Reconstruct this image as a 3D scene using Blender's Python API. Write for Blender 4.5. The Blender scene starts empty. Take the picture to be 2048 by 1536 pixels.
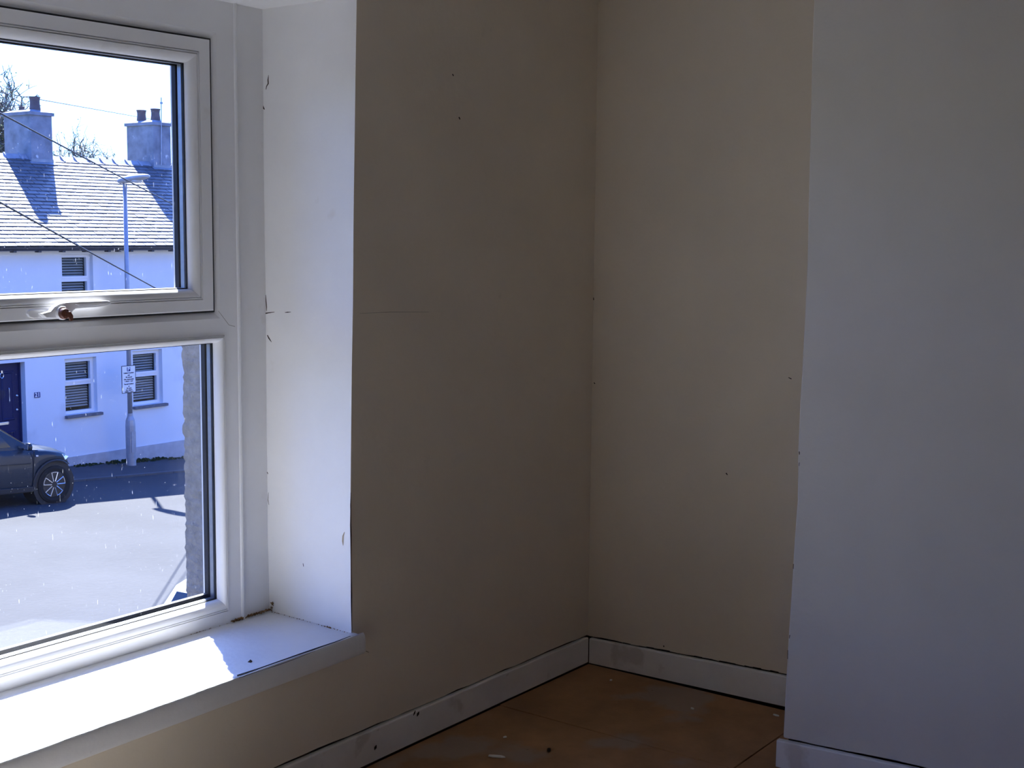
import bpy, bmesh, math, random
from mathutils import Vector, Matrix
random.seed(7)
C = bpy.context.scene
COL = C.collection
W, H, F = 2048, 1536, 2650.0

# ------------------------------------------------------------------ camera
R = Matrix(((0.593596111662545, 0.08635223191021764, -0.8001168341331354),
            (-0.8046958718644406, 0.07653980788873262, -0.5887327166148351),
            (0.010402404694834465, 0.9933201648272726, 0.11492101689458283)))
EYE = Vector((0, 0, 1.5))
cam_d = bpy.data.cameras.new('camera')
cam_d.sensor_width = 36.0
cam_d.lens = F * 36.0 / W
cam_d.clip_start = 0.02
cam_d.clip_end = 1000
cam = bpy.data.objects.new('camera', cam_d)
cam.matrix_world = Matrix.Translation(EYE) @ R.to_4x4()
COL.objects.link(cam)
C.camera = cam

# ------------------------------------------------------------------ light, sky, exposure
SUN_AZ, SUN_EL = math.radians(-122.4), math.radians(46.0)      # direction the light travels / height
SUN_STRENGTH = 13.0
SKY_STRENGTH = 0.16
SKY_TINT = (0.50, 0.88, 2.05, 1)
EXPOSURE = 1.35
w = bpy.data.worlds.new('sky')
C.world = w
w.use_nodes = True
nt = w.node_tree
nt.nodes.clear()
sky = nt.nodes.new('ShaderNodeTexSky')
sky.sky_type = 'NISHITA'
sky.sun_disc = False
sky.sun_elevation = SUN_EL
to_sun = Vector((-math.cos(SUN_AZ), -math.sin(SUN_AZ)))
sky.sun_rotation = math.atan2(to_sun.x, to_sun.y)
sky.air_density = 1.0
sky.dust_density = 1.5
sky.ozone_density = 2.0
mul = nt.nodes.new('ShaderNodeMix')
mul.data_type = 'RGBA'
mul.blend_type = 'MULTIPLY'
mul.inputs[0].default_value = 1.0
mul.inputs[7].default_value = SKY_TINT
bg = nt.nodes.new('ShaderNodeBackground')
bg.inputs[1].default_value = SKY_STRENGTH
out = nt.nodes.new('ShaderNodeOutputWorld')
nt.links.new(sky.outputs[0], mul.inputs[6])
nt.links.new(mul.outputs[2], bg.inputs[0])
nt.links.new(bg.outputs[0], out.inputs[0])
sun_d = bpy.data.lights.new('sun', 'SUN')
sun_d.energy = SUN_STRENGTH
sun_d.angle = math.radians(0.53)
sun_d.color = (1.0, 0.985, 0.975)
sun = bpy.data.objects.new('sun', sun_d)
L = Vector((math.cos(SUN_AZ) * math.cos(SUN_EL), math.sin(SUN_AZ) * math.cos(SUN_EL), -math.sin(SUN_EL)))
sun.rotation_euler = L.to_track_quat('-Z', 'Y').to_euler()
sun.location = (20, 40, 40)
COL.objects.link(sun)
C.view_settings.view_transform = 'Standard'
C.view_settings.look = 'None'
C.view_settings.gamma = 1
C.view_settings.exposure = EXPOSURE
C.view_settings.use_curve_mapping = False
C.cycles.use_denoising = True
C.cycles.max_bounces = 14
C.cycles.diffuse_bounces = 8
C.cycles.glossy_bounces = 6
C.cycles.transparent_max_bounces = 24
C.cycles.sample_clamp_indirect = 6.0
C.cycles.caustics_reflective = False
C.cycles.caustics_refractive = False

# ------------------------------------------------------------------ helpers
def ray(px, py):
    return R @ Vector(((px - W / 2) / F, -(py - H / 2) / F, -1.0))
def hit(px, py, axis, val):                    # pixel of the photograph -> point on an axis-aligned plane
    d = ray(px, py)
    return EYE + d * ((val - EYE[axis]) / d[axis])
def hit_plane(px, py, q, n):
    d = ray(px, py)
    return EYE + d * ((q - EYE).dot(n) / d.dot(n))

def nodes_of(m):
    m.use_nodes = True
    return m.node_tree, m.node_tree.nodes['Principled BSDF']
def mat(name, col, rough=0.6, spec=0.4, metal=0.0, var=0.0, scale=8.0, bump=0.0, bscale=60.0, stretch=None,
        spots=None, island=0.0, coat=0.0, col2=None):
    """plain procedural surface: base colour, broad noise variation, fine relief, optional dirt spots"""
    m = bpy.data.materials.new(name)
    t, b = nodes_of(m)
    b.inputs['Roughness'].default_value = rough
    b.inputs['Specular IOR Level'].default_value = spec
    b.inputs['Metallic'].default_value = metal
    b.inputs['Coat Weight'].default_value = coat
    c4 = (col[0], col[1], col[2], 1)
    b.inputs['Base Color'].default_value = c4
    tc = t.nodes.new('ShaderNodeTexCoord')
    src = tc.outputs['Object']
    if stretch:
        mp = t.nodes.new('ShaderNodeMapping')
        mp.inputs['Scale'].default_value = stretch
        t.links.new(src, mp.inputs[0])
        src = mp.outputs[0]
    last = None
    if var > 0 or col2:
        n = t.nodes.new('ShaderNodeTexNoise')
        n.inputs['Scale'].default_value = scale
        n.inputs['Detail'].default_value = 6
        n.inputs['Roughness'].default_value = 0.6
        t.links.new(src, n.inputs['Vector'])
        rp = t.nodes.new('ShaderNodeValToRGB')
        c2 = col2 if col2 else tuple(max(0, c * (1 - var)) for c in col)
        c3 = tuple(min(1, c * (1 + var * 0.6)) for c in col)
        rp.color_ramp.elements[0].position = 0.3
        rp.color_ramp.elements[0].color = (*c2, 1)
        rp.color_ramp.elements[1].position = 0.7
        rp.color_ramp.elements[1].color = (*c3, 1)
        t.links.new(n.outputs[0], rp.inputs[0])
        last = rp.outputs[0]
    if island > 0:
        g = t.nodes.new('ShaderNodeNewGeometry')
        oi = t.nodes.new('ShaderNodeObjectInfo')
        ad = t.nodes.new('ShaderNodeMath'); ad.operation = 'ADD'
        t.links.new(g.outputs['Random Per Island'], ad.inputs[0])
        t.links.new(oi.outputs['Random'], ad.inputs[1])
        fr = t.nodes.new('ShaderNodeMath'); fr.operation = 'FRACT'
        t.links.new(ad.outputs[0], fr.inputs[0])
        mr = t.nodes.new('ShaderNodeMapRange')
        mr.inputs[3].default_value = 1 - island
        mr.inputs[4].default_value = 1 + island
        t.links.new(fr.outputs[0], mr.inputs[0])
        mx = t.nodes.new('ShaderNodeMix'); mx.data_type = 'RGBA'; mx.blend_type = 'MULTIPLY'
        mx.inputs[0].default_value = 1
        if last: t.links.new(last, mx.inputs[6])
        else: mx.inputs[6].default_value = c4
        t.links.new(mr.outputs[0], mx.inputs[7])
        last = mx.outputs[2]
    if spots:                                   # (colour, noise scale, threshold, strength)
        for (sc, ss, th, st) in spots:
            n2 = t.nodes.new('ShaderNodeTexNoise')
            n2.inputs['Scale'].default_value = ss
            n2.inputs['Detail'].default_value = 4
            t.links.new(src, n2.inputs['Vector'])
            r2 = t.nodes.new('ShaderNodeValToRGB')
            r2.color_ramp.elements[0].position = th
            r2.color_ramp.elements[0].color = (0, 0, 0, 1)
            r2.color_ramp.elements[1].position = min(1, th + 0.07)
            r2.color_ramp.elements[1].color = (st, st, st, 1)
            t.links.new(n2.outputs[0], r2.inputs[0])
            mx = t.nodes.new('ShaderNodeMix'); mx.data_type = 'RGBA'
            t.links.new(r2.outputs[0], mx.inputs[0])
            if last: t.links.new(last, mx.inputs[6])
            else: mx.inputs[6].default_value = c4
            mx.inputs[7].default_value = (*sc, 1)
            last = mx.outputs[2]
    if last: t.links.new(last, b.inputs['Base Color'])
    if bump > 0:
        n = t.nodes.new('ShaderNodeTexNoise')
        n.inputs['Scale'].default_value = bscale
        n.inputs['Detail'].default_value = 5
        t.links.new(src, n.inputs['Vector'])
        bp = t.nodes.new('ShaderNodeBump')
        bp.inputs['Strength'].default_value = bump
        bp.inputs['Distance'].default_value = 0.01
        t.links.new(n.outputs[0], bp.inputs['Height'])
        t.links.new(bp.outputs[0], b.inputs['Normal'])
    return m

def glass_mat(name, tint=(0.97, 0.98, 0.99), dirt=0.0, refl=1.0):
    """thin window glass: lets light straight through, mirrors at a slant, with dried specks and runs of dirt"""
    m = bpy.data.materials.new(name)
    m.use_nodes = True
    t = m.node_tree
    t.nodes.clear()
    o = t.nodes.new('ShaderNodeOutputMaterial')
    tr = t.nodes.new('ShaderNodeBsdfTransparent')
    tr.inputs[0].default_value = (*tint, 1)
    gl = t.nodes.new('ShaderNodeBsdfGlossy')
    gl.inputs['Roughness'].default_value = 0.02
    lw = t.nodes.new('ShaderNodeLayerWeight')
    lw.inputs[0].default_value = 0.5
    pw = t.nodes.new('ShaderNodeMath'); pw.operation = 'POWER'; pw.inputs[1].default_value = 5
    t.links.new(lw.outputs['Facing'], pw.inputs[0])
    ml = t.nodes.new('ShaderNodeMath'); ml.operation = 'MULTIPLY_ADD'; ml.inputs[1].default_value = 0.48 * refl; ml.inputs[2].default_value = 0.02 * refl
    t.links.new(pw.outputs[0], ml.inputs[0])
    mx = t.nodes.new('ShaderNodeMixShader')
    t.links.new(ml.outputs[0], mx.inputs[0])
    t.links.new(tr.outputs[0], mx.inputs[1])
    t.links.new(gl.outputs[0], mx.inputs[2])
    last = mx.outputs[0]
    if dirt > 0:
        tc = t.nodes.new('ShaderNodeTexCoord')
        fac = None
        for sc, th, stretch, amt in ((330, 0.75, (1, 1, 0.7), 0.36), (260, 0.752, (1, 1, 0.14), 0.28)):
            mp = t.nodes.new('ShaderNodeMapping'); mp.inputs['Scale'].default_value = stretch
            t.links.new(tc.outputs['Object'], mp.inputs[0])
            n = t.nodes.new('ShaderNodeTexNoise'); n.inputs['Scale'].default_value = sc; n.inputs['Detail'].default_value = 1.5
            t.links.new(mp.outputs[0], n.inputs['Vector'])
            r = t.nodes.new('ShaderNodeMapRange')
            r.inputs[1].default_value = th; r.inputs[2].default_value = th + 0.08
            r.inputs[3].default_value = 0; r.inputs[4].default_value = amt * dirt
            t.links.new(n.outputs[0], r.inputs[0])
            if fac is None: fac = r.outputs[0]
            else:
                a = t.nodes.new('ShaderNodeMath'); a.operation = 'MAXIMUM'
                t.links.new(fac, a.inputs[0]); t.links.new(r.outputs[0], a.inputs[1]); fac = a.outputs[0]
        df = t.nodes.new('ShaderNodeBsdfTranslucent'); df.inputs[0].default_value = (0.8, 0.82, 0.85, 1)
        m2 = t.nodes.new('ShaderNodeMixShader')
        t.links.new(fac, m2.inputs[0]); t.links.new(last, m2.inputs[1]); t.links.new(df.outputs[0], m2.inputs[2])
        last = m2.outputs[0]
    t.links.new(last, o.inputs[0])
    return m

def setp(o, label=None, cat=None, group=None, kind=None):
    if label: o['label'] = label
    if cat: o['category'] = cat
    if group: o['group'] = group
    if kind: o['kind'] = kind
    return o
def link(name, me, m, parent=None, smooth=False):
    o = bpy.data.objects.new(name, me)
    if m is not None:
        me.materials.clear(); me.materials.append(m)
    COL.objects.link(o)
    if parent is not None:
        o.parent = parent
        if parent.get('_world'):
            o.matrix_parent_inverse = Matrix(parent['_world_inv'])
    if smooth:
        for p in me.polygons: p.use_smooth = True
    return o
def mesh(name, verts, faces):
    me = bpy.data.meshes.new(name)
    me.from_pydata([tuple(v) for v in verts], [], faces)
    me.validate()
    me.update()
    return me
def recalc(me):
    bm = bmesh.new(); bm.from_mesh(me)
    bmesh.ops.recalc_face_normals(bm, faces=bm.faces)
    bm.to_mesh(me); bm.free(); me.update()
    return me
class MB:
    """collects simple solids into one mesh"""
    def __init__(s): s.v, s.f = [], []
    def add(s, vs, fs):
        o = len(s.v)
        s.v += [Vector(v) for v in vs]
        s.f += [tuple(i + o for i in f) for f in fs]
        return s
    def box(s, x0, x1, y0, y1, z0, z1):
        return s.add([(x0, y0, z0), (x1, y0, z0), (x1, y1, z0), (x0, y1, z0), (x0, y0, z1), (x1, y0, z1), (x1, y1, z1), (x0, y1, z1)],
                     [(3, 2, 1, 0), (4, 5, 6, 7), (0, 1, 5, 4), (1, 2, 6, 5), (2, 3, 7, 6), (3, 0, 4, 7)])
    def quad(s, a, b, c, d): return s.add([a, b, c, d], [(0, 1, 2, 3)])
    def prism(s, poly, y0, y1):                 # outline in x,z pushed along y
        n = len(poly)
        vs = [(p[0], y0, p[1]) for p in poly] + [(p[0], y1, p[1]) for p in poly]
        fs = [tuple(range(n)), tuple(range(2 * n - 1, n - 1, -1))] + [(i, i + n, (i + 1) % n + n, (i + 1) % n) for i in range(n)]
        return s.add(vs, fs)
    def tube(s, pts, r, seg=8, caps=True):
        pts = [Vector(p) for p in pts]
        rs = r if isinstance(r, (list, tuple)) else [r] * len(pts)
        rings = []
        for i, p in enumerate(pts):
            d = (pts[min(i + 1, len(pts) - 1)] - pts[max(i - 1, 0)]).normalized()
            u = d.cross(Vector((0, 0, 1)))
            if u.length < 1e-3: u = Vector((1, 0, 0))
            u.normalize(); vv = u.cross(d).normalized()
            rings.append([p + (u * math.cos(2 * math.pi * k / seg) + vv * math.sin(2 * math.pi * k / seg)) * rs[i] for k in range(seg)])
        vs = [q for rg in rings for q in rg]
        fs = []
        for i in range(len(pts) - 1):
            for k in range(seg):
                a, b2 = i * seg + k, i * seg + (k + 1) % seg
                fs.append((a, b2, b2 + seg, a + seg))
        if caps:
            fs.append(tuple(range(seg - 1, -1, -1)))
            fs.append(tuple(range((len(pts) - 1) * seg, len(pts) * seg)))
        return s.add(vs, fs)
    def lathe(s, prof, seg=20, axis='z', c=(0, 0, 0)):   # prof: (radius, height)
        vs, fs = [], []
        for (r, h) in prof:
            for k in range(seg):
                a = 2 * math.pi * k / seg
                if axis == 'z': vs.append((c[0] + r * math.cos(a), c[1] + r * math.sin(a), c[2] + h))
                else: vs.append((c[0] + r * math.cos(a), c[1] + h, c[2] + r * math.sin(a)))
        n = len(prof)
        for i in range(n - 1):
            for k in range(seg):
                a, b2 = i * seg + k, i * seg + (k + 1) % seg
                fs.append((a, b2, b2 + seg, a + seg))
        fs.append(tuple(range(seg - 1, -1, -1)))
        fs.append(tuple(range((n - 1) * seg, n * seg)))
        return s.add(vs, fs)
    def loops(s, rects):                        # rects: (x0, x1, z0, z1, y) rings joined in order, closed back to the first
        n = len(rects)
        vs = []
        for (x0, x1, z0, z1, y) in rects:
            vs += [(x0, y, z0), (x1, y, z0), (x1, y, z1), (x0, y, z1)]
        fs = []
        for i in range(n):
            j = (i + 1) % n
            for k in range(4):
                fs.append((i * 4 + k, i * 4 + (k + 1) % 4, j * 4 + (k + 1) % 4, j * 4 + k))
        return s.add(vs, fs)
    def build(s, name, m, parent=None, smooth=False, bevel=0.0, seg=2):
        me = recalc(mesh(name, s.v, s.f))
        o = link(name, me, m, parent, smooth)
        if bevel:
            bv = o.modifiers.new('bevel', 'BEVEL'); bv.width = bevel; bv.segments = seg; bv.limit_method = 'ANGLE'
        return o
def root(name, loc, label=None, cat=None, group=None, kind=None, local=False):
    o = bpy.data.objects.new(name, None)
    o.empty_display_size = 0.1
    o.location = loc
    COL.objects.link(o)
    if not local:
        o['_world'] = 1
        o['_world_inv'] = [list(r) for r in Matrix.Translation(Vector(loc)).inverted()]
    return setp(o, label, cat, group, kind)
def inset(r, d): return (r[0] + d, r[1] - d, r[2] + d, r[3] - d)
def smooth_by_angle(o, ang=35):
    for p in o.data.polygons: p.use_smooth = True
    o.data.set_sharp_from_angle(angle=math.radians(ang))

# ------------------------------------------------------------------ materials
M = {}
M['magnolia'] = mat('magnolia_paint', (0.78, 0.70, 0.575), 0.55, 0.35, var=0.05, scale=3, bump=0.10, bscale=45,
                    spots=[((0.30, 0.25, 0.20), 5.0, 0.73, 0.30), ((0.22, 0.18, 0.14), 26.0, 0.80, 0.5)])
M['reveal'] = mat('reveal_paint', (0.88, 0.87, 0.85), 0.5, 0.35, var=0.04, scale=4, bump=0.12, bscale=40,
                  spots=[((0.62, 0.55, 0.45), 6.0, 0.66, 0.35), ((0.35, 0.28, 0.2), 38.0, 0.78, 0.5)])
M['ceiling'] = mat('ceiling_paint', (0.72, 0.70, 0.66), 0.8, 0.2, var=0.04, scale=3)
M['gloss'] = mat('gloss_white_paint', (0.84, 0.84, 0.83), 0.32, 0.5, var=0.08, scale=5, bump=0.06, bscale=30,
                 spots=[((0.12, 0.09, 0.07), 22.0, 0.74, 0.6), ((0.35, 0.30, 0.25), 7.0, 0.62, 0.35)])
M['sill'] = mat('sill_paint', (0.73, 0.73, 0.74), 0.35, 0.5, var=0.05, scale=6, bump=0.10, bscale=55,
                spots=[((0.40, 0.36, 0.34), 30.0, 0.74, 0.45)])
M['plaster_back'] = mat('crumbling_plaster', (0.10, 0.075, 0.06), 0.95, 0.1, var=0.4, scale=30, bump=0.3, bscale=90)
M['upvc'] = mat('white_upvc', (0.80, 0.80, 0.80), 0.30, 0.5, var=0.03, scale=7, spots=[((0.58, 0.54, 0.48), 9.0, 0.66, 0.3)])
M['gasket'] = mat('black_gasket', (0.012, 0.012, 0.014), 0.6, 0.3)
M['spacer'] = mat('aluminium_spacer', (0.34, 0.35, 0.38), 0.45, 0.5, metal=0.7, var=0.1, scale=80)
M['hb'] = mat('brown_hardboard', (0.42, 0.23, 0.115), 0.7, 0.25, var=0.3, scale=5, bump=0.08, bscale=80,
              spots=[((0.34, 0.27, 0.22), 3.2, 0.56, 0.75), ((0.05, 0.035, 0.025), 30.0, 0.72, 0.6)], island=0.08)
M['dark'] = mat('dark_void', (0.02, 0.016, 0.014), 0.95, 0.1)
M['handle'] = mat('white_handle_enamel', (0.82, 0.82, 0.83), 0.25, 0.5)
M['rust'] = mat('rusty_brown_lock', (0.13, 0.04, 0.02), 0.4, 0.6, var=0.5, scale=90)
M['sealant'] = mat('dirty_brown_sealant', (0.23, 0.13, 0.055), 0.9, 0.2, var=0.6, scale=120)
M['crack'] = mat('dark_crack', (0.055, 0.04, 0.03), 0.95, 0.1, var=0.4, scale=90)
M['flake'] = mat('white_paint_flake', (0.72, 0.72, 0.70), 0.5, 0.3)
M['pane'] = glass_mat('clear_window_glass', dirt=0.0)
M['pane_dirty'] = glass_mat('dirty_window_glass', dirt=1.0)
M['roughcast'] = mat('grey_roughcast', (0.27, 0.25, 0.22), 0.9, 0.2, var=0.25, scale=40, bump=0.9, bscale=120)
M['render'] = mat('white_render', (0.74, 0.755, 0.785), 0.8, 0.2, var=0.03, scale=2, bump=0.15, bscale=60,
                  spots=[((0.56, 0.57, 0.60), 1.5, 0.62, 0.4)])
M['plinth'] = mat('grey_plinth', (0.46, 0.45, 0.46), 0.85, 0.2, var=0.2, scale=5, bump=0.2, bscale=40)
M['slate'] = mat('blue_grey_slate', (0.115, 0.12, 0.132), 0.50, 0.26, var=0.25, scale=3, bump=0.12, bscale=40, island=0.18,
                 spots=[((0.20, 0.20, 0.19), 14.0, 0.70, 0.6)])
M['ridge'] = mat('grey_ridge_tile', (0.30, 0.31, 0.34), 0.6, 0.4, var=0.2, scale=8, bump=0.1)
M['stack'] = mat('rendered_stack', (0.26, 0.27, 0.30), 0.9, 0.2, var=0.35, scale=4, bump=0.4, bscale=50,
                 spots=[((0.70, 0.70, 0.70), 7.0, 0.68, 0.7)])
M['lead'] = mat('lead_flashing', (0.30, 0.31, 0.33), 0.5, 0.5, metal=0.4, var=0.2, scale=9)
M['pot'] = mat('dark_clay_pot', (0.13, 0.10, 0.10), 0.8, 0.3, var=0.3, scale=9)
M['gutter'] = mat('black_plastic_gutter', (0.03, 0.03, 0.035), 0.4, 0.5)
M['hframe'] = mat('white_house_window', (0.78, 0.79, 0.80), 0.4, 0.4)
M['blind'] = mat('pale_blind', (0.60, 0.60, 0.56), 0.6, 0.3)
M['hsill'] = mat('slate_sill', (0.14, 0.14, 0.16), 0.6, 0.4, var=0.3, scale=20)
M['hglass'] = glass_mat('house_glass', (0.86, 0.88, 0.90), refl=1.3)
M['door'] = mat('dark_blue_door', (0.005, 0.012, 0.07), 0.45, 0.2)
M['chrome'] = mat('chrome', (0.75, 0.75, 0.75), 0.2, 0.5, metal=1.0)
M['tar'] = mat('asphalt', (0.060, 0.061, 0.064), 0.9, 0.12, var=0.16, scale=0.5, bump=0.6, bscale=14,
               spots=[((0.085, 0.085, 0.085), 40.0, 0.62, 0.5), ((0.04, 0.04, 0.045), 30.0, 0.66, 0.5)])
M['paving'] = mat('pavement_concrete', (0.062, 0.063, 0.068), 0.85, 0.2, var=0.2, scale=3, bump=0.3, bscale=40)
M['paving_near'] = mat('near_pavement_concrete', (0.085, 0.085, 0.085), 0.85, 0.15, var=0.1, scale=3, bump=0.1, bscale=20)
M['kerb'] = mat('kerb_stone', (0.085, 0.086, 0.09), 0.8, 0.3, var=0.2, scale=10, bump=0.2)
M['post'] = mat('grey_galvanised_post', (0.36, 0.37, 0.40), 0.45, 0.5, metal=0.3, var=0.15, scale=12)
M['lantern'] = mat('grey_lantern', (0.40, 0.41, 0.42), 0.45, 0.4)
M['lens'] = mat('lantern_bowl', (0.55, 0.56, 0.56), 0.2, 0.5)
M['sign'] = mat('sign_white', (0.80, 0.80, 0.82), 0.4, 0.4)
M['ink'] = mat('sign_ink', (0.008, 0.010, 0.03), 0.5, 0.3)
M['sign_blue'] = mat('sign_blue', (0.010, 0.03, 0.16), 0.4, 0.4)
M['cable'] = mat('black_cable', (0.01, 0.01, 0.012), 0.6, 0.3)
M['bark'] = mat('grey_bark', (0.16, 0.14, 0.12), 0.9, 0.2, var=0.3, scale=10)
M['leaf'] = mat('young_leaves', (0.22, 0.26, 0.09), 0.6, 0.3, var=0.3, scale=4)
M['weed'] = mat('wall_foot_weeds', (0.035, 0.055, 0.02), 0.8, 0.2, var=0.4, scale=20)
M['car_dark'] = mat('dark_blue_green_car_paint', (0.008, 0.018, 0.034), 0.28, 0.3, coat=0.25)
M['car_white'] = mat('silver_white_car_paint', (0.66, 0.67, 0.68), 0.3, 0.5, coat=0.6)
M['clad'] = mat('black_cladding', (0.018, 0.018, 0.02), 0.6, 0.4)
M['tyre'] = mat('black_tyre', (0.012, 0.012, 0.013), 0.8, 0.3)
M['rim'] = mat('dark_rim', (0.04, 0.04, 0.045), 0.35, 0.5, metal=0.6)
M['cut'] = mat('machined_alloy', (0.72, 0.72, 0.72), 0.25, 0.5, metal=0.8)
M['cglass'] = mat('tinted_car_glass', (0.012, 0.016, 0.022), 0.05, 0.6)
M['lamp_glass'] = mat('headlamp', (0.55, 0.57, 0.6), 0.15, 0.6)
M['mirror'] = mat('mirror_face', (0.7, 0.72, 0.75), 0.1, 0.5, metal=0.9)

# ================================================================== THE ROOM
YW = 2.447          # room face of the window wall
XA = 3.790          # room face of the alcove wall
XC = 3.355          # room face of the chimney breast
ZC = 2.42           # ceiling
SILL = 0.397

def zjit(n, amp):
    return [random.uniform(-amp, amp) for _ in range(n)]
# right-hand arris of the window opening, slightly wavy as in the photograph
ARRIS_PX = [(714, 0), (711.5, 150), (709, 300), (707.5, 450), (706, 600), (704, 750), (702, 900), (701, 1000), (700.5, 1050),
            (701, 1120), (702, 1200), (703, 1266)]
arris = [hit(px, py, 1, YW) for px, py in ARRIS_PX][::-1]      # bottom to top
arris = [Vector((p.x + random.uniform(-.0012, .0012), YW, p.z)) for p in arris]
arris[0].z = SILL - 0.02
arris[-1].z = 2.106
OPL = 1.262         # left side of the opening
OPT = 2.106         # soffit height at the room face
c0, c1 = Vector((3.792, YW, 0)), Vector((3.785, YW, ZC))

def base_line(fn_top, n, t0, t1):
    return [(t0 + (t1 - t0) * i / n) for i in range(n + 1)]

# wall with the window: plaster face, its lower edge broken off just above the baseboard
b = MB()
def skirt_top_window(x): return 0.1035 - 0.0085 * (x - 2.3) / 1.45
xs = [-1.2 + i * 0.06 for i in range(int((3.79 + 1.2) / 0.06) + 1)] + [3.792]
low = []
for x in xs:
    low.append(Vector((x, YW, skirt_top_window(x) + 0.0035 + random.uniform(0, .0045))))
def column(xa, xb, pa, pb, z_top_a, z_top_b):
    b.quad(pa, pb, Vector((xb, YW, z_top_b)), Vector((xa, YW, z_top_a)))
xr = arris[0].x
for i in range(len(xs) - 1):
    xa, xb = xs[i], xs[i + 1]
    zt = 0.33                                   # lower band of the wall, under the window board
    column(xa, xb, low[i], low[i + 1], zt, zt)
b.quad((-1.2, YW, .33), (OPL, YW, .33), (OPL, YW, ZC), (-1.2, YW, ZC))
b.quad((OPL, YW, OPT), (arris[-1].x, YW, OPT), (arris[-1].x, YW, ZC), (OPL, YW, ZC))
b.quad((OPL, YW, .33), (xr, YW, .33), (xr, YW, arris[0].z), (OPL, YW, arris[0].z))
ar = [Vector((xr, YW, .33))] + arris + [Vector((arris[-1].x, YW, ZC))]
for i in range(len(ar) - 1):
    t0, t1 = ar[i].z / ZC, ar[i + 1].z / ZC
    b.quad(ar[i], Vector((c0.x + (c1.x - c0.x) * t0, YW, ar[i].z)), Vector((c0.x + (c1.x - c0.x) * t1, YW, ar[i + 1].z)), ar[i + 1])
# ragged lower edge has thickness
for i in range(len(xs) - 1):
    p, q = low[i], low[i + 1]
    b.quad(p, p + Vector((0, .012, 0)), q + Vector((0, .012, 0)), q)
wall_window = b.build('wall_window', M['magnolia'])
setp(wall_window, 'shaded cream plaster wall between the window and the corner', 'wall', kind='structure')
b = MB().box(-1.2, 3.86, YW + .012, YW + .03, -.05, .12)
b.build('plaster_backing', M['plaster_back'], wall_window)
# deep side of the opening on the right, and its twin on the left, and the soffit
YF = 2.777          # room face of the window frame
back = [Vector((2.603 + random.uniform(-.0015, .0015), YF + .012, p.z)) for p in arris]
b = MB()
for i in range(len(arris) - 1):
    m0, m1 = (arris[i] + back[i]) / 2, (arris[i + 1] + back[i + 1]) / 2
    b.quad(arris[i], m0, m1, arris[i + 1]); b.quad(m0, back[i], back[i + 1], m1)
b.build('reveal', M['reveal'], wall_window)['label'] = 'bright white-painted side of the window opening'
MB().quad((OPL, YW, .33), (OPL, YW, OPT), (OPL, YF + .012, OPT), (OPL, YF + .012, .33)).build('reveal', M['reveal'], wall_window)
MB().quad((OPL, YW, OPT), (arris[-1].x, YW, OPT), (2.603, YF + .012, 2.099), (OPL, YF + .012, 2.099)).build('soffit', M['reveal'], wall_window)

# cracks and chips in the reveal paint
def rev_x(y, z):
    k = (y - YW) / (YF + .012 - YW)
    for i in range(len(arris) - 1):
        if arris[i].z <= z <= arris[i + 1].z:
            s = (z - arris[i].z) / (arris[i + 1].z - arris[i].z)
            a = arris[i].lerp(arris[i + 1], s); c = back[i].lerp(back[i + 1], s)
            return a.x + (c.x - a.x) * k
    return 2.6
def on_reveal(px, py):
    p = hit(px, py, 0, 2.597)
    for _ in range(3): p = hit(px, py, 0, rev_x(p.y, p.z) - .0008)
    return p
def on_wall(px, py): return hit(px, py, 1, YW - .0008)
def sliver(pts, widths, f, name, m, parent):
    n = len(pts)
    vs, fs = [], []
    for i, (px, py) in enumerate(pts):
        a = pts[max(0, i - 1)]; c = pts[min(n - 1, i + 1)]
        dx, dy = c[0] - a[0], c[1] - a[1]
        l = math.hypot(dx, dy) or 1
        nx, ny = -dy / l, dx / l
        w2 = widths[i] / 2
        vs += [f(px + nx * w2, py + ny * w2), f(px - nx * w2, py - ny * w2)]
    for i in range(n - 1): fs.append((2 * i, 2 * i + 1, 2 * i + 3, 2 * i + 2))
    return link(name, mesh(name, vs, fs), m, parent)
for pts, ws in (([(537, 150), (536, 160), (536.5, 167), (533, 173), (532, 179)], [.6, 2.2, 2.4, 1.6, 1]),
                ([(526, 211), (527, 216), (529, 219)], [1, 3, 1.5]),
                ([(531.5, 590), (532, 602), (533, 614), (533, 622)], [.6, 1.6, 1.6, .8]),
                ([(530, 627), (538, 625.5), (549, 624)], [2.4, 1.8, .8]),
                ([(570, 625), (575, 624.5), (582, 624)], [1, 1.8, .6]),
                ([(534.5, 670), (538, 677), (543, 684)], [1.4, 2.2, .8]),
                ([(528, 665), (527.5, 672), (528, 682)], [.6, 1.2, .6]),
                ([(534, 944), (536, 948)], [1.5, 1]),
                ([(606, 1127), (607, 1133)], [1, 1]),
                ([(537, 985), (536, 1000), (538, 1010)], [.5, 1, .5])):
    sliver(pts, ws, on_reveal, 'crack', M['crack'], wall_window)
tan = mat('bare_plaster_chip', (0.42, 0.33, 0.22), 0.9, 0.2)
sliver([(689, 1064), (686, 1072), (685.5, 1082), (686, 1091)], [1, 2.6, 3, .8], on_reveal, 'chip', tan, wall_window)
edge_pts = [(700.5, 985), (700, 1010), (700.5, 1040), (701, 1070), (701, 1110), (701.5, 1150), (702, 1190), (702, 1225), (703, 1262)]
sliver(edge_pts, [.6, 1.8, 1.6, 2.0, 1.2, 1.4, 2.2, 1.6, .8], lambda x, y: hit(x + 1.2, y, 1, YW - .001), 'crack', M['crack'], wall_window)
for pts, ws in (([(720, 627), (780, 624), (858, 624)], [.3, .6, .3]), ([(905, 148), (907, 152)], [2, 2]), ([(918, 234), (920, 239)], [2.5, 2]),
                ([(732, 1302), (738, 1305)], [1.2, .8])):
    sliver(pts, ws, on_wall, 'crack', M['crack'], wall_window)

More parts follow.
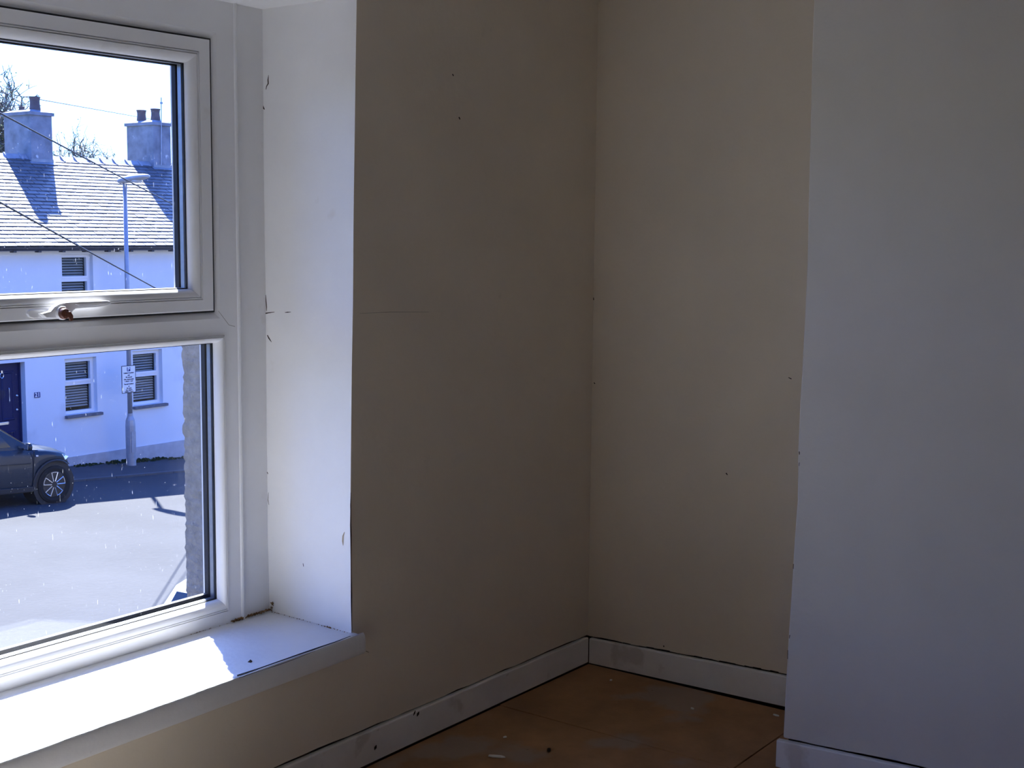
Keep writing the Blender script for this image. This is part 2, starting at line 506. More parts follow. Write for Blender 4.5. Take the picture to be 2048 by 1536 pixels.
# ---- chimney breast
EDGE_PX = [(1627, -40), (1627, 0), (1624, 90), (1621, 200), (1618, 330), (1614, 520), (1609, 640), (1604, 740), (1600, 800), (1596, 900), (1594, 1000),
           (1589, 1075), (1585, 1140), (1580, 1220), (1575, 1300), (1570, 1400), (1566, 1474)]
ed = [hit(px, py, 0, XC) for px, py in EDGE_PX][::-1]
ed = [Vector((XC, p.y + random.uniform(-.0008, .0008), p.z)) for p in ed] + [Vector((XC, 1.495, ZC))]
YR = -0.30          # far side of the chimney breast
b = MB()
for i in range(len(ed) - 1):
    p, q = ed[i], ed[i + 1]
    r = .004
    b.quad(Vector((XC, YR, p.z)), Vector((XC, p.y - r, p.z)), Vector((XC, q.y - r, q.z)), Vector((XC, YR, q.z)))
    b.quad(Vector((XC, p.y - r, p.z)), Vector((XC + r, p.y, p.z)), Vector((XC + r, q.y, q.z)), Vector((XC, q.y - r, q.z)))
    b.quad(Vector((XC + r, p.y, p.z)), Vector((3.9, p.y, p.z)), Vector((3.9, q.y, q.z)), Vector((XC + r, q.y, q.z)))
ys = [YR + (ed[0].y - .004 - YR) * i / 40 for i in range(41)]
def skirt_top_chim(y): return 0.085 + 0.0165 * (1.515 - y) / 0.39
zl = [skirt_top_chim(y) + .003 + random.uniform(0, .003) for y in ys]
for i in range(40):
    b.quad((XC, ys[i], zl[i]), (XC, ys[i + 1], zl[i + 1]), (XC, ys[i + 1], ed[0].z), (XC, ys[i], ed[0].z))
    b.quad((XC, ys[i], zl[i]), (XC + .012, ys[i], zl[i]), (XC + .012, ys[i + 1], zl[i + 1]), (XC, ys[i + 1], zl[i + 1]))
b.quad((XC, YR, .08), (3.9, YR, .08), (3.9, YR, ZC), (XC, YR, ZC))
M['breast'] = mat('skylit_magnolia_paint', (0.74, 0.71, 0.65), 0.55, 0.35, var=0.05, scale=3, bump=0.10, bscale=45,  # magnolia turned paler and greyer, putting bluish window light into the colour
                  spots=[((0.30, 0.25, 0.20), 5.0, 0.73, 0.30), ((0.22, 0.18, 0.14), 26.0, 0.80, 0.5)])
chim = b.build('wall_chimney', M['breast'])
setp(chim, 'projecting chimney breast catching bluish light from the window', 'wall', kind='structure')
MB().box(XC + .012, 3.9, YR + .01, ed[0].y - .012, -.05, .12).build('plaster_backing', M['plaster_back'], chim)
for pts, ws in (([(1597, 903), (1597.5, 909)], [1.6, 1.6]), ([(1597, 925), (1596.5, 932)], [1, 1]), ([(1585.5, 1128), (1585, 1138)], [1.4, 1]),
                ([(1578, 1270), (1577, 1277)], [1.5, 1]), ([(1574, 1300), (1573.5, 1318)], [1, 1])):
    sliver(pts, ws, lambda x, y: hit(x + 1.5, y, 0, XC - .0008), 'crack', M['crack'], chim)

# ---- alcove wall
b = MB()
ax0, ax1 = 3.790, 3.816                          # at the corner / at the chimney breast
def alc_x(y): return ax0 + (ax1 - ax0) * (YW - y) / 0.74
def skirt_top_alc(y): return 0.0905 + 0.012 * (YW - y) / 0.74
ya = [YW + .01 - i * .03 for i in range(34)]
for i in range(len(ya) - 1):
    p, q = ya[i], ya[i + 1]
    za = skirt_top_alc(p) + .0035 + random.uniform(0, .004); zb = skirt_top_alc(q) + .0035 + random.uniform(0, .004)
    b.quad((alc_x(p), p, za), (alc_x(q), q, zb), (alc_x(q), q, .13), (alc_x(p), p, .13))
    b.quad((alc_x(p), p, za), (alc_x(q), q, zb), (alc_x(q) + .012, q, zb), (alc_x(p) + .012, p, za))
b.quad((alc_x(ya[0]), ya[0], .13), (alc_x(ya[-1]), ya[-1], .13), (alc_x(ya[-1]) - .006, ya[-1], ZC), (alc_x(ya[0]) - .006, ya[0], ZC))
alc = b.build('wall_alcove', M['magnolia'])
setp(alc, 'cream alcove wall between the corner and the chimney breast', 'wall', kind='structure')
MB().box(3.835, 3.9, 1.4, 2.5, -.05, .14).build('plaster_backing', M['plaster_back'], alc)
for pts, ws in (([(1186, 595), (1187, 600)], [3, 2.5]), ([(1188, 765), (1190, 768)], [2, 1.5]), ([(1452, 946), (1455, 950)], [2.5, 1.5]),
                ([(1145, 1005), (1147, 1010)], [2, 1.5]), ([(1327, 1291), (1328, 1294)], [2, 2]), ([(1307, 1289), (1309, 1291)], [1.5, 1.5]),
                ([(1577, 755), (1583, 758)], [1.5, 2])):
    sliver(pts, ws, lambda x, y: hit(x, y, 0, 3.785) if x < 1300 else hit(x, y, 0, 3.80), 'crack', M['crack'], alc)

# ---- walls behind the camera, ceiling
b = MB().box(-1.3, -1.2, -1.75, 2.5, 0, ZC + .1)
setp(b.build('wall_left', M['magnolia']), 'cream wall behind the camera on the left', 'wall', kind='structure')
b = MB().box(-1.3, 4.0, -1.75, -1.65, 0, ZC + .1)
setp(b.build('wall_back', M['magnolia']), 'cream wall behind the camera', 'wall', kind='structure')
b = MB().box(3.83, 3.95, -1.75, -.28, 0, ZC + .1)
setp(b.build('wall_right', M['magnolia']), 'cream wall beyond the chimney breast', 'wall', kind='structure')
MB().box(3.90, 4.0, -.4, 2.6, -.05, ZC + .1).build('wall_core', M['plaster_back'], alc)
b = MB().box(-1.3, 4.0, -1.75, 2.9, ZC, ZC + .1)
setp(b.build('ceiling', M['ceiling']), 'white ceiling of the room', 'ceiling', kind='structure')

M['hb_bounce'] = mat('pale_bounce_hardboard', (0.60, 0.56, 0.52), 0.8, 0.2, var=0.2, scale=4, bump=0.08, bscale=80,  # unseen sheets made pale as an added reflector for the lower walls
                    spots=[((0.34, 0.22, 0.13), 3.0, 0.62, 0.6)], island=0.06)
# ---- floor: sub floor and hardboard sheets with open joints
fl = MB().box(-1.3, 4.0, -1.75, 2.5, -.09, -.012).build('floor', M['dark'])
setp(fl, 'brown floor of butted hardboard sheets', 'floor', kind='structure')
xcuts = [-1.2, -.40, .82, 2.04, 3.262, 3.782]
for ci in range(len(xcuts) - 1):
    ycuts = [-1.65, -.82, .40, 1.615, 2.438] if ci == 4 else ([-1.65, -.1, 1.12, 2.438] if ci % 2 else [-1.65, -.6, .62, 1.84, 2.438])
    for yi in range(len(ycuts) - 1):
        g = .0015
        x0, x1, y0, y1 = xcuts[ci] + g, xcuts[ci + 1] - g, ycuts[yi] + g, ycuts[yi + 1] - g
        mb = MB()
        dz = [random.uniform(-.0012, .0014) for _ in range(4)]
        mb.add([(x0, y0, -.012), (x1, y0, -.012), (x1, y1, -.012), (x0, y1, -.012),
                (x0, y0, dz[0]), (x1, y0, dz[1]), (x1, y1, dz[2]), (x0, y1, dz[3])],
               [(3, 2, 1, 0), (4, 5, 6, 7), (0, 1, 5, 4), (1, 2, 6, 5), (2, 3, 7, 6), (3, 0, 4, 7)])
        mb.build('floor_sheet', M['hb'] if ci >= 3 else M['hb_bounce'], fl, bevel=.001, seg=1)

# ---- baseboards
def skirting(name, pts, tops, label, thick=.018, lo=.007):
    """pts: face line in plan (x, y); the board stands a few mm off the floor"""
    n = len(pts)
    vs, fs = [], []
    a, z = Vector((*pts[0], 0)), Vector((*pts[-1], 0))
    d = (z - a).normalized()
    nrm = Vector((-d.y, d.x, 0))
    if nrm.dot(Vector((1.5, 0, 0)) - a) > 0: nrm = -nrm          # points into the wall
    for (p, t) in zip(pts, tops):
        q = Vector((*p, 0))
        prof = [(0, lo), (0, t - .004), (.0012, t - .0012), (.004, t), (thick, t - .0005), (thick, lo)]
        for (o, h) in prof: vs.append(q + nrm * o + Vector((0, 0, h)))
    m = 6
    for i in range(n - 1):
        for k in range(m):
            fs.append((i * m + k, i * m + (k + 1) % m, (i + 1) * m + (k + 1) % m, (i + 1) * m + k))
    fs += [tuple(range(m)), tuple(range(n * m - 1, (n - 1) * m - 1, -1))]
    o = link(name, recalc(mesh(name, vs, fs)), M['gloss'])
    return setp(o, label, 'baseboard', kind='structure')
px = [(-1.2 + 4.975 * i / 40) for i in range(41)]
skirting('baseboard_window', [(x, 2.436 + random.uniform(-.0006, .0006)) for x in px], [skirt_top_window(x) + random.uniform(-.0008, .0008) for x in px],
         'grimy white baseboard under the window wall')
py = [2.434 - i * .9 / 16 for i in range(17)]
skirting('baseboard_alcove', [(alc_x(y) - .012, y) for y in py], [skirt_top_alc(y) + random.uniform(-.0005, .0005) for y in py],
         'grey-white baseboard across the alcove', lo=.0035)
py = [1.519 - i * 1.83 / 24 for i in range(25)]
skirting('baseboard_chimney', [(XC - .017, y) for y in py], [skirt_top_chim(y) + random.uniform(-.0004, .0004) for y in py],
         'bluish white baseboard at the foot of the chimney breast')

# ---- chips on the baseboard
for (sx, sy, w2) in ((751, 1495, 5), (836, 1428, 4.5), (829, 1426, 3)):
    sliver([(sx + 2, sy - 5), (sx, sy), (sx - 2, sy + 5)], [1, w2, 1], lambda x, y: hit(x, y, 1, 2.4345), 'chip', M['crack'], bpy.data.objects['baseboard_window'])
for (sx, sy, w2) in ((1015, 1350, 4), (756, 1460, 4), (718, 1482, 5)):
    sliver([(sx - 3, sy + 2), (sx, sy), (sx + 3, sy - 3)], [1, w2, 1], lambda x, y: hit(x, y, 1, 2.4345), 'chip', M['flake'], bpy.data.objects['baseboard_window'])

# ---- loose flakes and crumbs on the floor
def flake(px_, py_, lx, ly, rot, label, m, cat, name, th=.0025):
    p = hit(px_, py_, 2, 0.0015)
    o = MB()
    n = 7
    pts = []
    for k in range(n):
        a = 2 * math.pi * k / n
        rr = random.uniform(.75, 1.1)
        pts.append((math.cos(a) * lx * rr, math.sin(a) * ly * rr))
    vs = [(x, y, random.uniform(0, .0008)) for x, y in pts] + [(x * .9, y * .9, th + random.uniform(0, .001)) for x, y in pts]
    o.add(vs, [tuple(range(n - 1, -1, -1)), tuple(range(n, 2 * n))] + [(k, (k + 1) % n, (k + 1) % n + n, k + n) for k in range(n)])
    ob = o.build(name, m)
    ob.location = p
    ob.rotation_euler = (0, 0, rot)
    return setp(ob, label, cat)
flake(992, 1514, .034, .008, math.radians(-65), 'long white paint flake lying on the brown floor', M['flake'], 'paint flake', 'paint_flake', .004)
flake(1010, 1475, .008, .006, .4, 'small pale chip on the floor above the long white flake', M['flake'], 'paint flake', 'paint_flake')
flake(1385, 1418, .010, .005, 1.0, 'pale flake in the middle of the alcove floor', M['flake'], 'paint flake', 'paint_flake')
flake(1552, 1431, .012, .006, 1.4, 'white flake on the floor beside the chimney breast', M['flake'], 'paint flake', 'paint_flake')
flake(1222, 1361, .007, .005, .2, 'tiny pale flake on the floor near the room corner', M['flake'], 'paint flake', 'paint_flake')
flake(1098, 1502, .009, .007, .2, 'dark crumb on the floor right of the long white flake', M['crack'], 'crumb', 'crumb', .006)

# ================================================================== THE WINDOW
win = root('window_1', (1.93, 2.81, .4), 'white upvc window with top-hung sash over a fixed light', 'window', kind='structure')
GL = 1.93                                        # centre line
def sym(xr): return 2 * GL - xr
OUT = (sym(2.497), 2.497, .388, 2.103)
MID = 1.243
I = (sym(2.4125), 2.4125, 1.2725, 1.9975)            # opening for the sash
B = (sym(2.443), 2.443, .432, 1.208)             # opening of the fixed light
b = MB()
up = (OUT[0], OUT[1], MID, OUT[3]); lo = (OUT[0], OUT[1], OUT[2], MID)
ch = (I[0] - .017, I[1] + .017, I[2] - .017, I[3] + .017)
b.loops([(*I, 2.852), (*I, 2.787), (I[0] - .001, I[1] + .001, I[2] - .001, I[3] + .001, 2.7845), (*ch, YF + .0005), (ch[0] - .001, ch[1] + .001, ch[2] - .001, ch[3] + .001, YF), (*up, YF), (*up, 2.852)])
b.loops([(*B, 2.852), (*B, YF + .001), (B[0] - .001, B[1] + .001, B[2] - .001, B[3] + .001, YF), (*lo, YF), (*lo, 2.852)])
b.build('frame', M['upvc'], win)
for (o1, o2) in (((437, 622), (458, 650)), ((458, 650), (470, 653))):      # welded mitre where the transom meets the stile
    sliver([o1, o2], [1.2, 1.2], lambda x, y: hit(x, y, 1, YF - .0006), 'weld_line', mat('weld_grey', (.4, .38, .36), .6), win)

def bead_profile(r, base_y, w, steps):
    out2 = []
    for (d, y) in steps: out2.append((*inset(r, d * w), base_y + y))
    return out2
# sash
S = (sym(2.408), 2.408, 1.277, 1.993)
SS = (sym(2.336), 2.336, 1.3375, 1.9265)         # sight line of its glass
def lerp_rect(a, c, u): return tuple(p + (q - p) * u for p, q in zip(a, c))
def ovolo(n=9): return [(math.sin(math.pi / 2 * i / n), 1 - math.cos(math.pi / 2 * i / n)) for i in range(1, n + 1)]
prof = [(0, .031), (0, .0085), (.03, .007), (.50, .007), (.525, .012), (.55, .007), (.585, .007), (.61, .012), (.64, .006)]
prof += [(.64 + .35 * u, .006 + .023 * v) for u, v in ovolo()] + [(1, .030), (1, .033), (.35, .033)]
b = MB()
b.loops([(*lerp_rect(S, SS, u), 2.769 + y) for u, y in prof])
sash = b.build('sash', M['upvc'], win)
MB().loops([(*inset(S, -.0002), 2.7775), (*inset(S, -.0044), 2.7785), (*inset(S, -.0044), 2.80), (*inset(S, -.0002), 2.80)]).build('seal', M['gasket'], sash)
MB().loops([(*inset(S, .012), 2.8035), (*inset(S, -.010), 2.8035), (*inset(S, -.010), 2.812), (*inset(S, .012), 2.812)]).build('seal', M['gasket'], sash)  # hidden ring added behind the sash gap to block leaking sun
def glazing(r_sight, y_in, parent, m_in, m_out, foot=.0045):
    """double glazing: gasket, inner pane, aluminium spacer, outer pane, outer gasket and outer frame lip"""
    g = MB()
    g.loops([(*inset(r_sight, .0015), y_in - .004), (*inset(r_sight, .002), y_in), (*inset(r_sight, -.02), y_in), (*inset(r_sight, -.02), y_in - .002)])
    ro = (r_sight[0] + .0045, r_sight[1] - .0045, r_sight[2] + foot, r_sight[3] - .0045)
    g.loops([(*ro, y_in + .0246), (*ro, y_in + .0398), (*inset(r_sight, -.02), y_in + .038), (*inset(r_sight, -.02), y_in + .0245)])
    g.build('gasket', M['gasket'], parent)
    p = inset(r_sight, -.012)
    MB().box(p[0], p[1], y_in + .0005, y_in + .0045, p[2], p[3]).build('pane', m_in, parent)
    MB().box(p[0], p[1], y_in + .0205, y_in + .0245, p[2], p[3]).build('pane', m_out, parent)
    s2 = MB()
    s2.loops([(*inset(r_sight, .002), y_in + .0055), (*inset(r_sight, .002), y_in + .0195), (*inset(r_sight, -.01), y_in + .0195), (*inset(r_sight, -.01), y_in + .0055)])
    s2.build('spacer_bar', M['spacer'], parent)
    f = MB()
    f.loops([(*inset(r_sight, -.002), y_in + .038), (*inset(r_sight, .0005), y_in + .040), (*inset(r_sight, .0005), y_in + .050), (*inset(r_sight, -.055), y_in + .056), (*inset(r_sight, -.055), y_in + .038)])
    f.build('outer_lip', M['upvc'], parent)
glazing(SS, 2.801, sash, M['pane'], M['pane_dirty'], .0015)
# fixed light bead
BS = (sym(2.422), 2.422, .469, 1.1865)
prof = [(0, .001), (.0, -.002), (.04, -.0045), (.08, -.0045), (.12, .001), (.16, -.0045), (.21, -.0045), (.25, .001), (.29, -.0045)]
prof += [(.30 + .69 * u, -.0045 + .028 * v) for u, v in ovolo()] + [(1, .0245), (1, .027), (0, .027)]
b = MB()
b.loops([(*lerp_rect(B, BS, u), YF + y) for u, y in prof])
bead = b.build('glazing_bead', M['upvc'], win)
glazing(BS, 2.8035, bead, M['pane'], M['pane_dirty'], .011)
# cover boards between frame and wall
def cover(xa, xb, flip):
    c = MB()
    c.box(min(xa, xb), max(xa, xb), YF + .006, 2.862, .385, 2.104)
    o = c.build('cover_trim', M['upvc'], win)
    q = MB()
    x = xa
    pr = [(x - .006 * flip, YF + .0005), (x - .004 * flip, YF - .004), (x, YF - .0055), (x + .004 * flip, YF - .004), (x + .0065 * flip, YF + .007)]
    zz = [.390, 2.101]
    n = len(pr)
    q.add([(p[0], p[1], z) for z in zz for p in pr], [(i, i + 1, n + i + 1, n + i) for i in range(n - 1)] + [tuple(range(n - 1, -1, -1)), tuple(range(n, 2 * n))])
    q.build('bead_moulding', M['upvc'], o)
cover(2.497, 2.612, 1)
cover(sym(2.497), 1.25, -1)
MB().box(1.24, 2.62, YF + .02, 2.862, 2.095, 2.16).build('head_packing', M['upvc'], win)

# cockspur handle
yh = 2.769
hd = MB().add([], [])
def hz(px_, py_, y): q = hit(px_, py_, 1, y); return (q.x, q.z)
base = [hz(x, y, yh - .006) for x, y in ((56, 622), (60, 619), (80, 618.5), (101, 619), (104, 624), (104, 634), (98, 636), (66, 637), (57, 634), (54, 628))]
hbase = MB().prism(base, yh - .010, yh).build('handle', M['handle'], win, bevel=.002)
hbase['label'] = 'white cockspur handle with brown lock'
outl = [(80, 627), (100, 622), (108, 613), (118, 607), (132, 604.5), (160, 603), (190, 602), (212, 601), (218, 602), (220.5, 605), (218, 609), (210, 612), (190, 614.5),
        (165, 616), (149, 617.5), (143, 622), (140, 629), (134, 636), (122, 637), (108, 636.5), (90, 636)]
lev = MB().prism([hz(x, y, yh - .020) for x, y in outl], yh - .026, yh - .008).build('lever', M['handle'], hbase, bevel=.004, seg=3)
ins = [(150, 607.5), (180, 606), (205, 604.5), (214, 604.5), (216, 606.5), (212, 608.5), (190, 611), (160, 613)]
MB().prism([hz(x, y, yh - .026) for x, y in ins], yh - .0272, yh - .024).build('finger_recess', M['handle'], hbase, bevel=.001)
cx, cz = hz(125, 626, yh - .03)
MB().lathe([(.0155, 0), (.0165, -.003), (.0165, -.010), (.015, -.012)], 20, 'y', (cx, yh - .022, cz)).build('collar', M['handle'], hbase, smooth=False)
lk = MB().lathe([(.0125, 0), (.013, -.012), (.0115, -.016), (.006, -.0175)], 18, 'y', (cx - .002, yh - .030, cz - .001))
lk.prism([(cx - .004, cz + .004), (cx + .010, cz + .004), (cx + .0165, cz - .006), (cx + .016, cz - .017), (cx + .009, cz - .019), (cx + .005, cz - .010), (cx - .006, cz - .008)], yh - .049, yh - .043)
lk.build('lock_button', M['rust'], hbase, bevel=.001)['label'] = 'rusty brown lock button'

# ---- window board
sill = root('trim_1', (1.93, 2.6, .34), 'white painted window board with a sunlit patch', 'window board', kind='structure')
b = MB()
b.add([(1.20, 2.404, .343), (2.600, 2.4295, .343), (2.606, YF + .02, .343), (1.20, YF + .02, .343),
       (1.20, 2.404, SILL), (2.600, 2.4295, SILL), (2.606, YF + .02, SILL), (1.20, YF + .02, SILL)],
      [(3, 2, 1, 0), (4, 5, 6, 7), (0, 1, 5, 4), (1, 2, 6, 5), (2, 3, 7, 6), (3, 0, 4, 7)])
b.build('board', M['sill'], sill, bevel=.0015)
b = MB()
prof = [(0.0, .0), (0.0, -.050), (-.004, -.056), (-.010, -.058), (-.018, -.056), (-.0235, -.050), (-.026, -.042), (-.026, -.024), (-.0245, -.015),
        (-.0205, -.007), (-.0155, -.002), (-.010, .0008), (-.004, .001)]
n = len(prof)
K = 30
vs = []
for i in range(K + 1):
    s = i / K
    x = 1.20 + (2.613 - 1.20) * s
    y = 2.412 + (2.436 - 2.412) * s
    wob = random.uniform(-.0006, .0006)
    for (dy, dz) in prof:
        yy = y - .0105 + dy * .50
        vs.append((x, yy + wob * .6, SILL + dz + (wob if dz > -.02 else 0)))
fs = []
for i in range(K):
    for k in range(n):
        fs.append((i * n + k, i * n + (k + 1) % n, (i + 1) * n + (k + 1) % n, (i + 1) * n + k))
fs += [tuple(range(n)), tuple(range((K + 1) * n - 1, K * n - 1, -1))]
nose = link('nosing', recalc(mesh('nosing', vs, fs)), M['sill'], sill)
smooth_by_angle(nose, 40)
for pts, ws in (([(474, 1351), (520, 1336), (560, 1322), (600, 1308), (640, 1294), (670, 1284), (701, 1272)], [2.4, 1.8, 2.2, 2.6, 2.2, 1.6, .8]),
                ([(478, 1356), (520, 1342), (556, 1330), (590, 1318), (630, 1302)], [1.2, .8, 1.4, .8, .4])):
    sliver(pts, ws, lambda x, y: hit(x, y, 2, SILL + .0016), 'crack', M['crack'], sill)
# crumbled sealant in the joints of board, frame and reveal
b = MB()
def lumps(p0, p1, n, size, spread):
    for _ in range(n):
        s = random.random()
        p = Vector(p0).lerp(Vector(p1), s) + Vector((random.uniform(-1, 1) * spread, random.uniform(-1, .3) * spread, random.uniform(0, 1) * spread * .8))
        r = size * random.uniform(.35, 1)
        b.add([p + Vector((r, 0, 0)), p + Vector((-r, r * .4, 0)), p + Vector((0, -r, .2 * r)), p + Vector((.1 * r, 0, r * .9)), p + Vector((0, 0, -.5 * r))],
              [(0, 1, 3), (1, 2, 3), (2, 0, 3), (1, 0, 4), (2, 1, 4), (0, 2, 4)])
lumps((2.455, YF - .002, SILL + .002), (2.60, YF - .002, SILL + .004), 170, .0042, .006)
lumps((2.600, YF - .006, SILL + .002), (2.599, YF - .012, SILL + .03), 26, .003, .004)
lumps((2.597, YF - .01, SILL + .001), (2.584, 2.452, SILL + .001), 46, .0022, .0015)
lumps((2.583, 2.52, SILL + .003), (2.586, 2.54, SILL + .004), 6, .004, .002)
lumps((2.30, YF - .001, SILL + .001), (2.455, YF - .001, SILL + .001), 20, .002, .0015)
so = b.build('sealant', M['sealant'], sill)
so['kind'] = 'stuff'; so['label'] = 'crumbling brown sealant'
p = hit(501, 1324, 2, SILL)
o = MB().add([(.007, 0, 0), (-.006, .005, 0), (-.004, -.006, 0), (0, 0, .007), (.002, .006, .002)], [(0, 1, 3), (1, 2, 3), (2, 0, 3), (2, 1, 0), (0, 4, 1), (0, 3, 4)]).build('crumb', M['crack'])
o.location = p
setp(o, 'small dark crumb on the shaded end of the window board', 'crumb')

# ---- outside skin of this house: roughcast wall with its own opening
b = MB()
Y0, Y1 = 2.864, 3.13
XO = 2.592
b.box(-14, 1.272, Y0, Y1, -6, 3.7); b.box(XO + .015, 24, Y0, Y1, -6, 3.7)
b.box(1.272, XO + .015, Y0, Y1, 2.10, 3.7); b.box(1.272, XO + .015, Y0, Y1, -6, .30)
ext = b.build('wall_exterior', M['roughcast'])
setp(ext, 'grey roughcast outer wall seen past the lower pane', 'wall', kind='structure')
vs, fs = [], []
NZ, NY = 150, 7
for i in range(NZ + 1):
    z = .29 + (2.11 - .29) * i / NZ
    for j in range(NY + 1):
        y = Y0 + (Y1 - Y0) * j / NY
        rough = random.uniform(-.004, .003)
        x = XO + rough + (.004 if j == 0 else 0)
        yy = y + (random.uniform(-.003, .005) if j == NY else 0)
        vs.append((x, yy, z))
    vs.append((XO + .03, Y1 + .001, z))
m2 = NY + 2
for i in range(NZ):
    for j in range(m2 - 1):
        fs.append((i * m2 + j, i * m2 + j + 1, (i + 1) * m2 + j + 1, (i + 1) * m2 + j))
link('rough_reveal', mesh('rough_reveal', vs, fs), M['roughcast'], ext)
b = MB().add([(1.26, 2.86, .372), (2.62, 2.86, .372), (2.62, 3.17, .300), (1.26, 3.17, .300), (1.26, 2.86, .25), (2.62, 2.86, .25), (2.62, 3.17, .25), (1.26, 3.17, .25)],
             [(0, 1, 2, 3), (7, 6, 5, 4), (0, 4, 5, 1), (1, 5, 6, 2), (2, 6, 7, 3), (3, 7, 4, 0)])
setp(b.build('trim_2', M['hsill']), 'outer stone sill below the window', 'sill', kind='structure')

# ================================================================== THE STREET
SL, X0, ZG = .07, 11.387, -2.55
def gz(x): return ZG - SL * (x - X0)
def gp(px_, py_): return hit_plane(px_, py_, Vector((X0, 0, ZG)), Vector((SL, 0, 1)).normalized())
def strip(name, x0, x1, y0, y1, dz, m, label, cat, th=.3):
    s = MB()
    s.add([(x0, y0, gz(x0) + dz), (x1, y0, gz(x1) + dz), (x1, y1, gz(x1) + dz), (x0, y1, gz(x0) + dz),
           (x0, y0, gz(x0) + dz - th), (x1, y0, gz(x1) + dz - th), (x1, y1, gz(x1) + dz - th), (x0, y1, gz(x0) + dz - th)],
          [(0, 1, 2, 3), (7, 6, 5, 4), (0, 4, 5, 1), (1, 5, 6, 2), (2, 6, 7, 3), (3, 7, 4, 0)])
    return setp(s.build(name, m), label, cat, kind='structure')
YK, YH = 18.40, 19.85                              # kerb line and house front
strip('road', -40, 70, 5.0, YK, 0, M['tar'], 'pale sunlit asphalt road across the street', 'road')
kr = root('pavement', (X0, YK, ZG), 'narrow shaded pavement along the white cottage', 'pavement', kind='structure')
s = MB()
s.add([(-40, YK + .12, gz(-40) + .03), (70, YK + .12, gz(70) + .03), (70, YH + .1, gz(70) + .04), (-40, YH + .1, gz(-40) + .04),
       (-40, YK + .12, gz(-40) - .3), (70, YK + .12, gz(70) - .3), (70, YH + .1, gz(70) - .3), (-40, YH + .1, gz(-40) - .3)],
      [(0, 1, 2, 3), (7, 6, 5, 4), (0, 4, 5, 1), (1, 5, 6, 2), (2, 6, 7, 3), (3, 7, 4, 0)])
s.build('paving', M['paving'], kr)
kmesh = None
for i in range(28):
    x = 6.0 + i * .60
    k = MB()
    k.add([(x, YK, gz(x) - .1), (x + .592, YK, gz(x + .592) - .1), (x + .592, YK + .12, gz(x + .592) - .1), (x, YK + .12, gz(x) - .1),
           (x, YK + .012, gz(x) + .032), (x + .592, YK + .012, gz(x + .592) + .032), (x + .592, YK + .12, gz(x + .592) + .034), (x, YK + .12, gz(x) + .034)],
          [(3, 2, 1, 0), (4, 5, 6, 7), (0, 1, 5, 4), (1, 2, 6, 5), (2, 3, 7, 6), (3, 0, 4, 7)])
    k.build('kerb_stone', M['kerb'], kr)
strip('near_pavement', -40, 70, 3.10, 5.0, .08, M['paving_near'], 'pavement at the foot of this house', 'pavement')
strip('ground', -120, 150, 24.0, 260, .02, mat('rough_grass', (.06, .09, .03), .9, .1, var=.3, scale=.3), 'rough ground behind the cottage', 'ground')

# ---- the white cottage
house = root('terraced_house', (14, YH, -2.7), 'white rendered cottage with slate roof across the street', 'house')
XL, XG = 3.0, 0                                    # left end, gable end (set below)
PITCH = math.radians(32)
EQ = Vector((0, 19.62, 1.175))                     # a point of the slating at the eaves
RN = Vector((0, -math.tan(PITCH), 1)).normalized()
US = Vector((0, math.cos(PITCH), math.sin(PITCH))) # up the slope
def roof(px_, py_): return hit_plane(px_, py_, EQ, RN)
YRDG = 22.20
ZRDG = EQ.z + (YRDG - EQ.y) * math.tan(PITCH)
cfr = roof(344, 338)                               # where the right chimney meets the slates
XG = cfr.x + .12

def win_rect(l, r, t, bt, y):
    a = hit(l, (t + bt) / 2, 1, y); c = hit(r, (t + bt) / 2, 1, y)
    return [a.x, c.x, hit((l + r) / 2, bt, 1, y).z, hit((l + r) / 2, t, 1, y).z]
REC = .13
wins = [win_rect(114, 177.5, 506, 622, YH + REC), win_rect(121, 185, 714.5, 826, YH + REC), win_rect(256.5, 316, 699, 808, YH + REC)]
# the photograph shows only the right-hand side of each opening: the far reveal
dr = hit(40.5, 790, 1, YH + .16).x
dz1 = hit(30, 723, 1, YH + .16).z
door_r = [dr - .84, dr, gz(dr) + .09, dz1]
far_win = [[8.6, 9.25, wins[1][2], wins[1][3]], [10.2, 10.85, wins[1][2], wins[1][3]], [8.6, 9.25, wins[0][2], wins[0][3]], [10.4, 11.05, wins[0][2], wins[0][3]]]
holes = wins + [door_r] + far_win
ZPL = hit(260, 896, 1, YH).z                       # top of the grey plinth
def holed_wall(x0, x1, z0, z1, y, depth, hs):
    s = MB()
    xc = sorted({x0, x1, *[h[0] for h in hs], *[h[1] for h in hs]})
    zc = sorted({z0, z1, *[h[2] for h in hs], *[h[3] for h in hs]})
    for i in range(len(xc) - 1):
        for j in range(len(zc) - 1):
            mx, mz = (xc[i] + xc[i + 1]) / 2, (zc[j] + zc[j + 1]) / 2
            if any(h[0] < mx < h[1] and h[2] < mz < h[3] for h in hs): continue
            s.quad((xc[i], y, zc[j]), (xc[i + 1], y, zc[j]), (xc[i + 1], y, zc[j + 1]), (xc[i], y, zc[j + 1]))
    for h in hs:
        a, c, d, e = (h[0], h[2]), (h[1], h[2]), (h[1], h[3]), (h[0], h[3])
        for (p, q) in ((a, c), (c, d), (d, e), (e, a)):
            s.quad((p[0], y, p[1]), (q[0], y, q[1]), (q[0], y + depth, q[1]), (p[0], y + depth, p[1]))
    return s
s = holed_wall(XL, XG, -3.6, EQ.z + .05, YH, .2, holes)
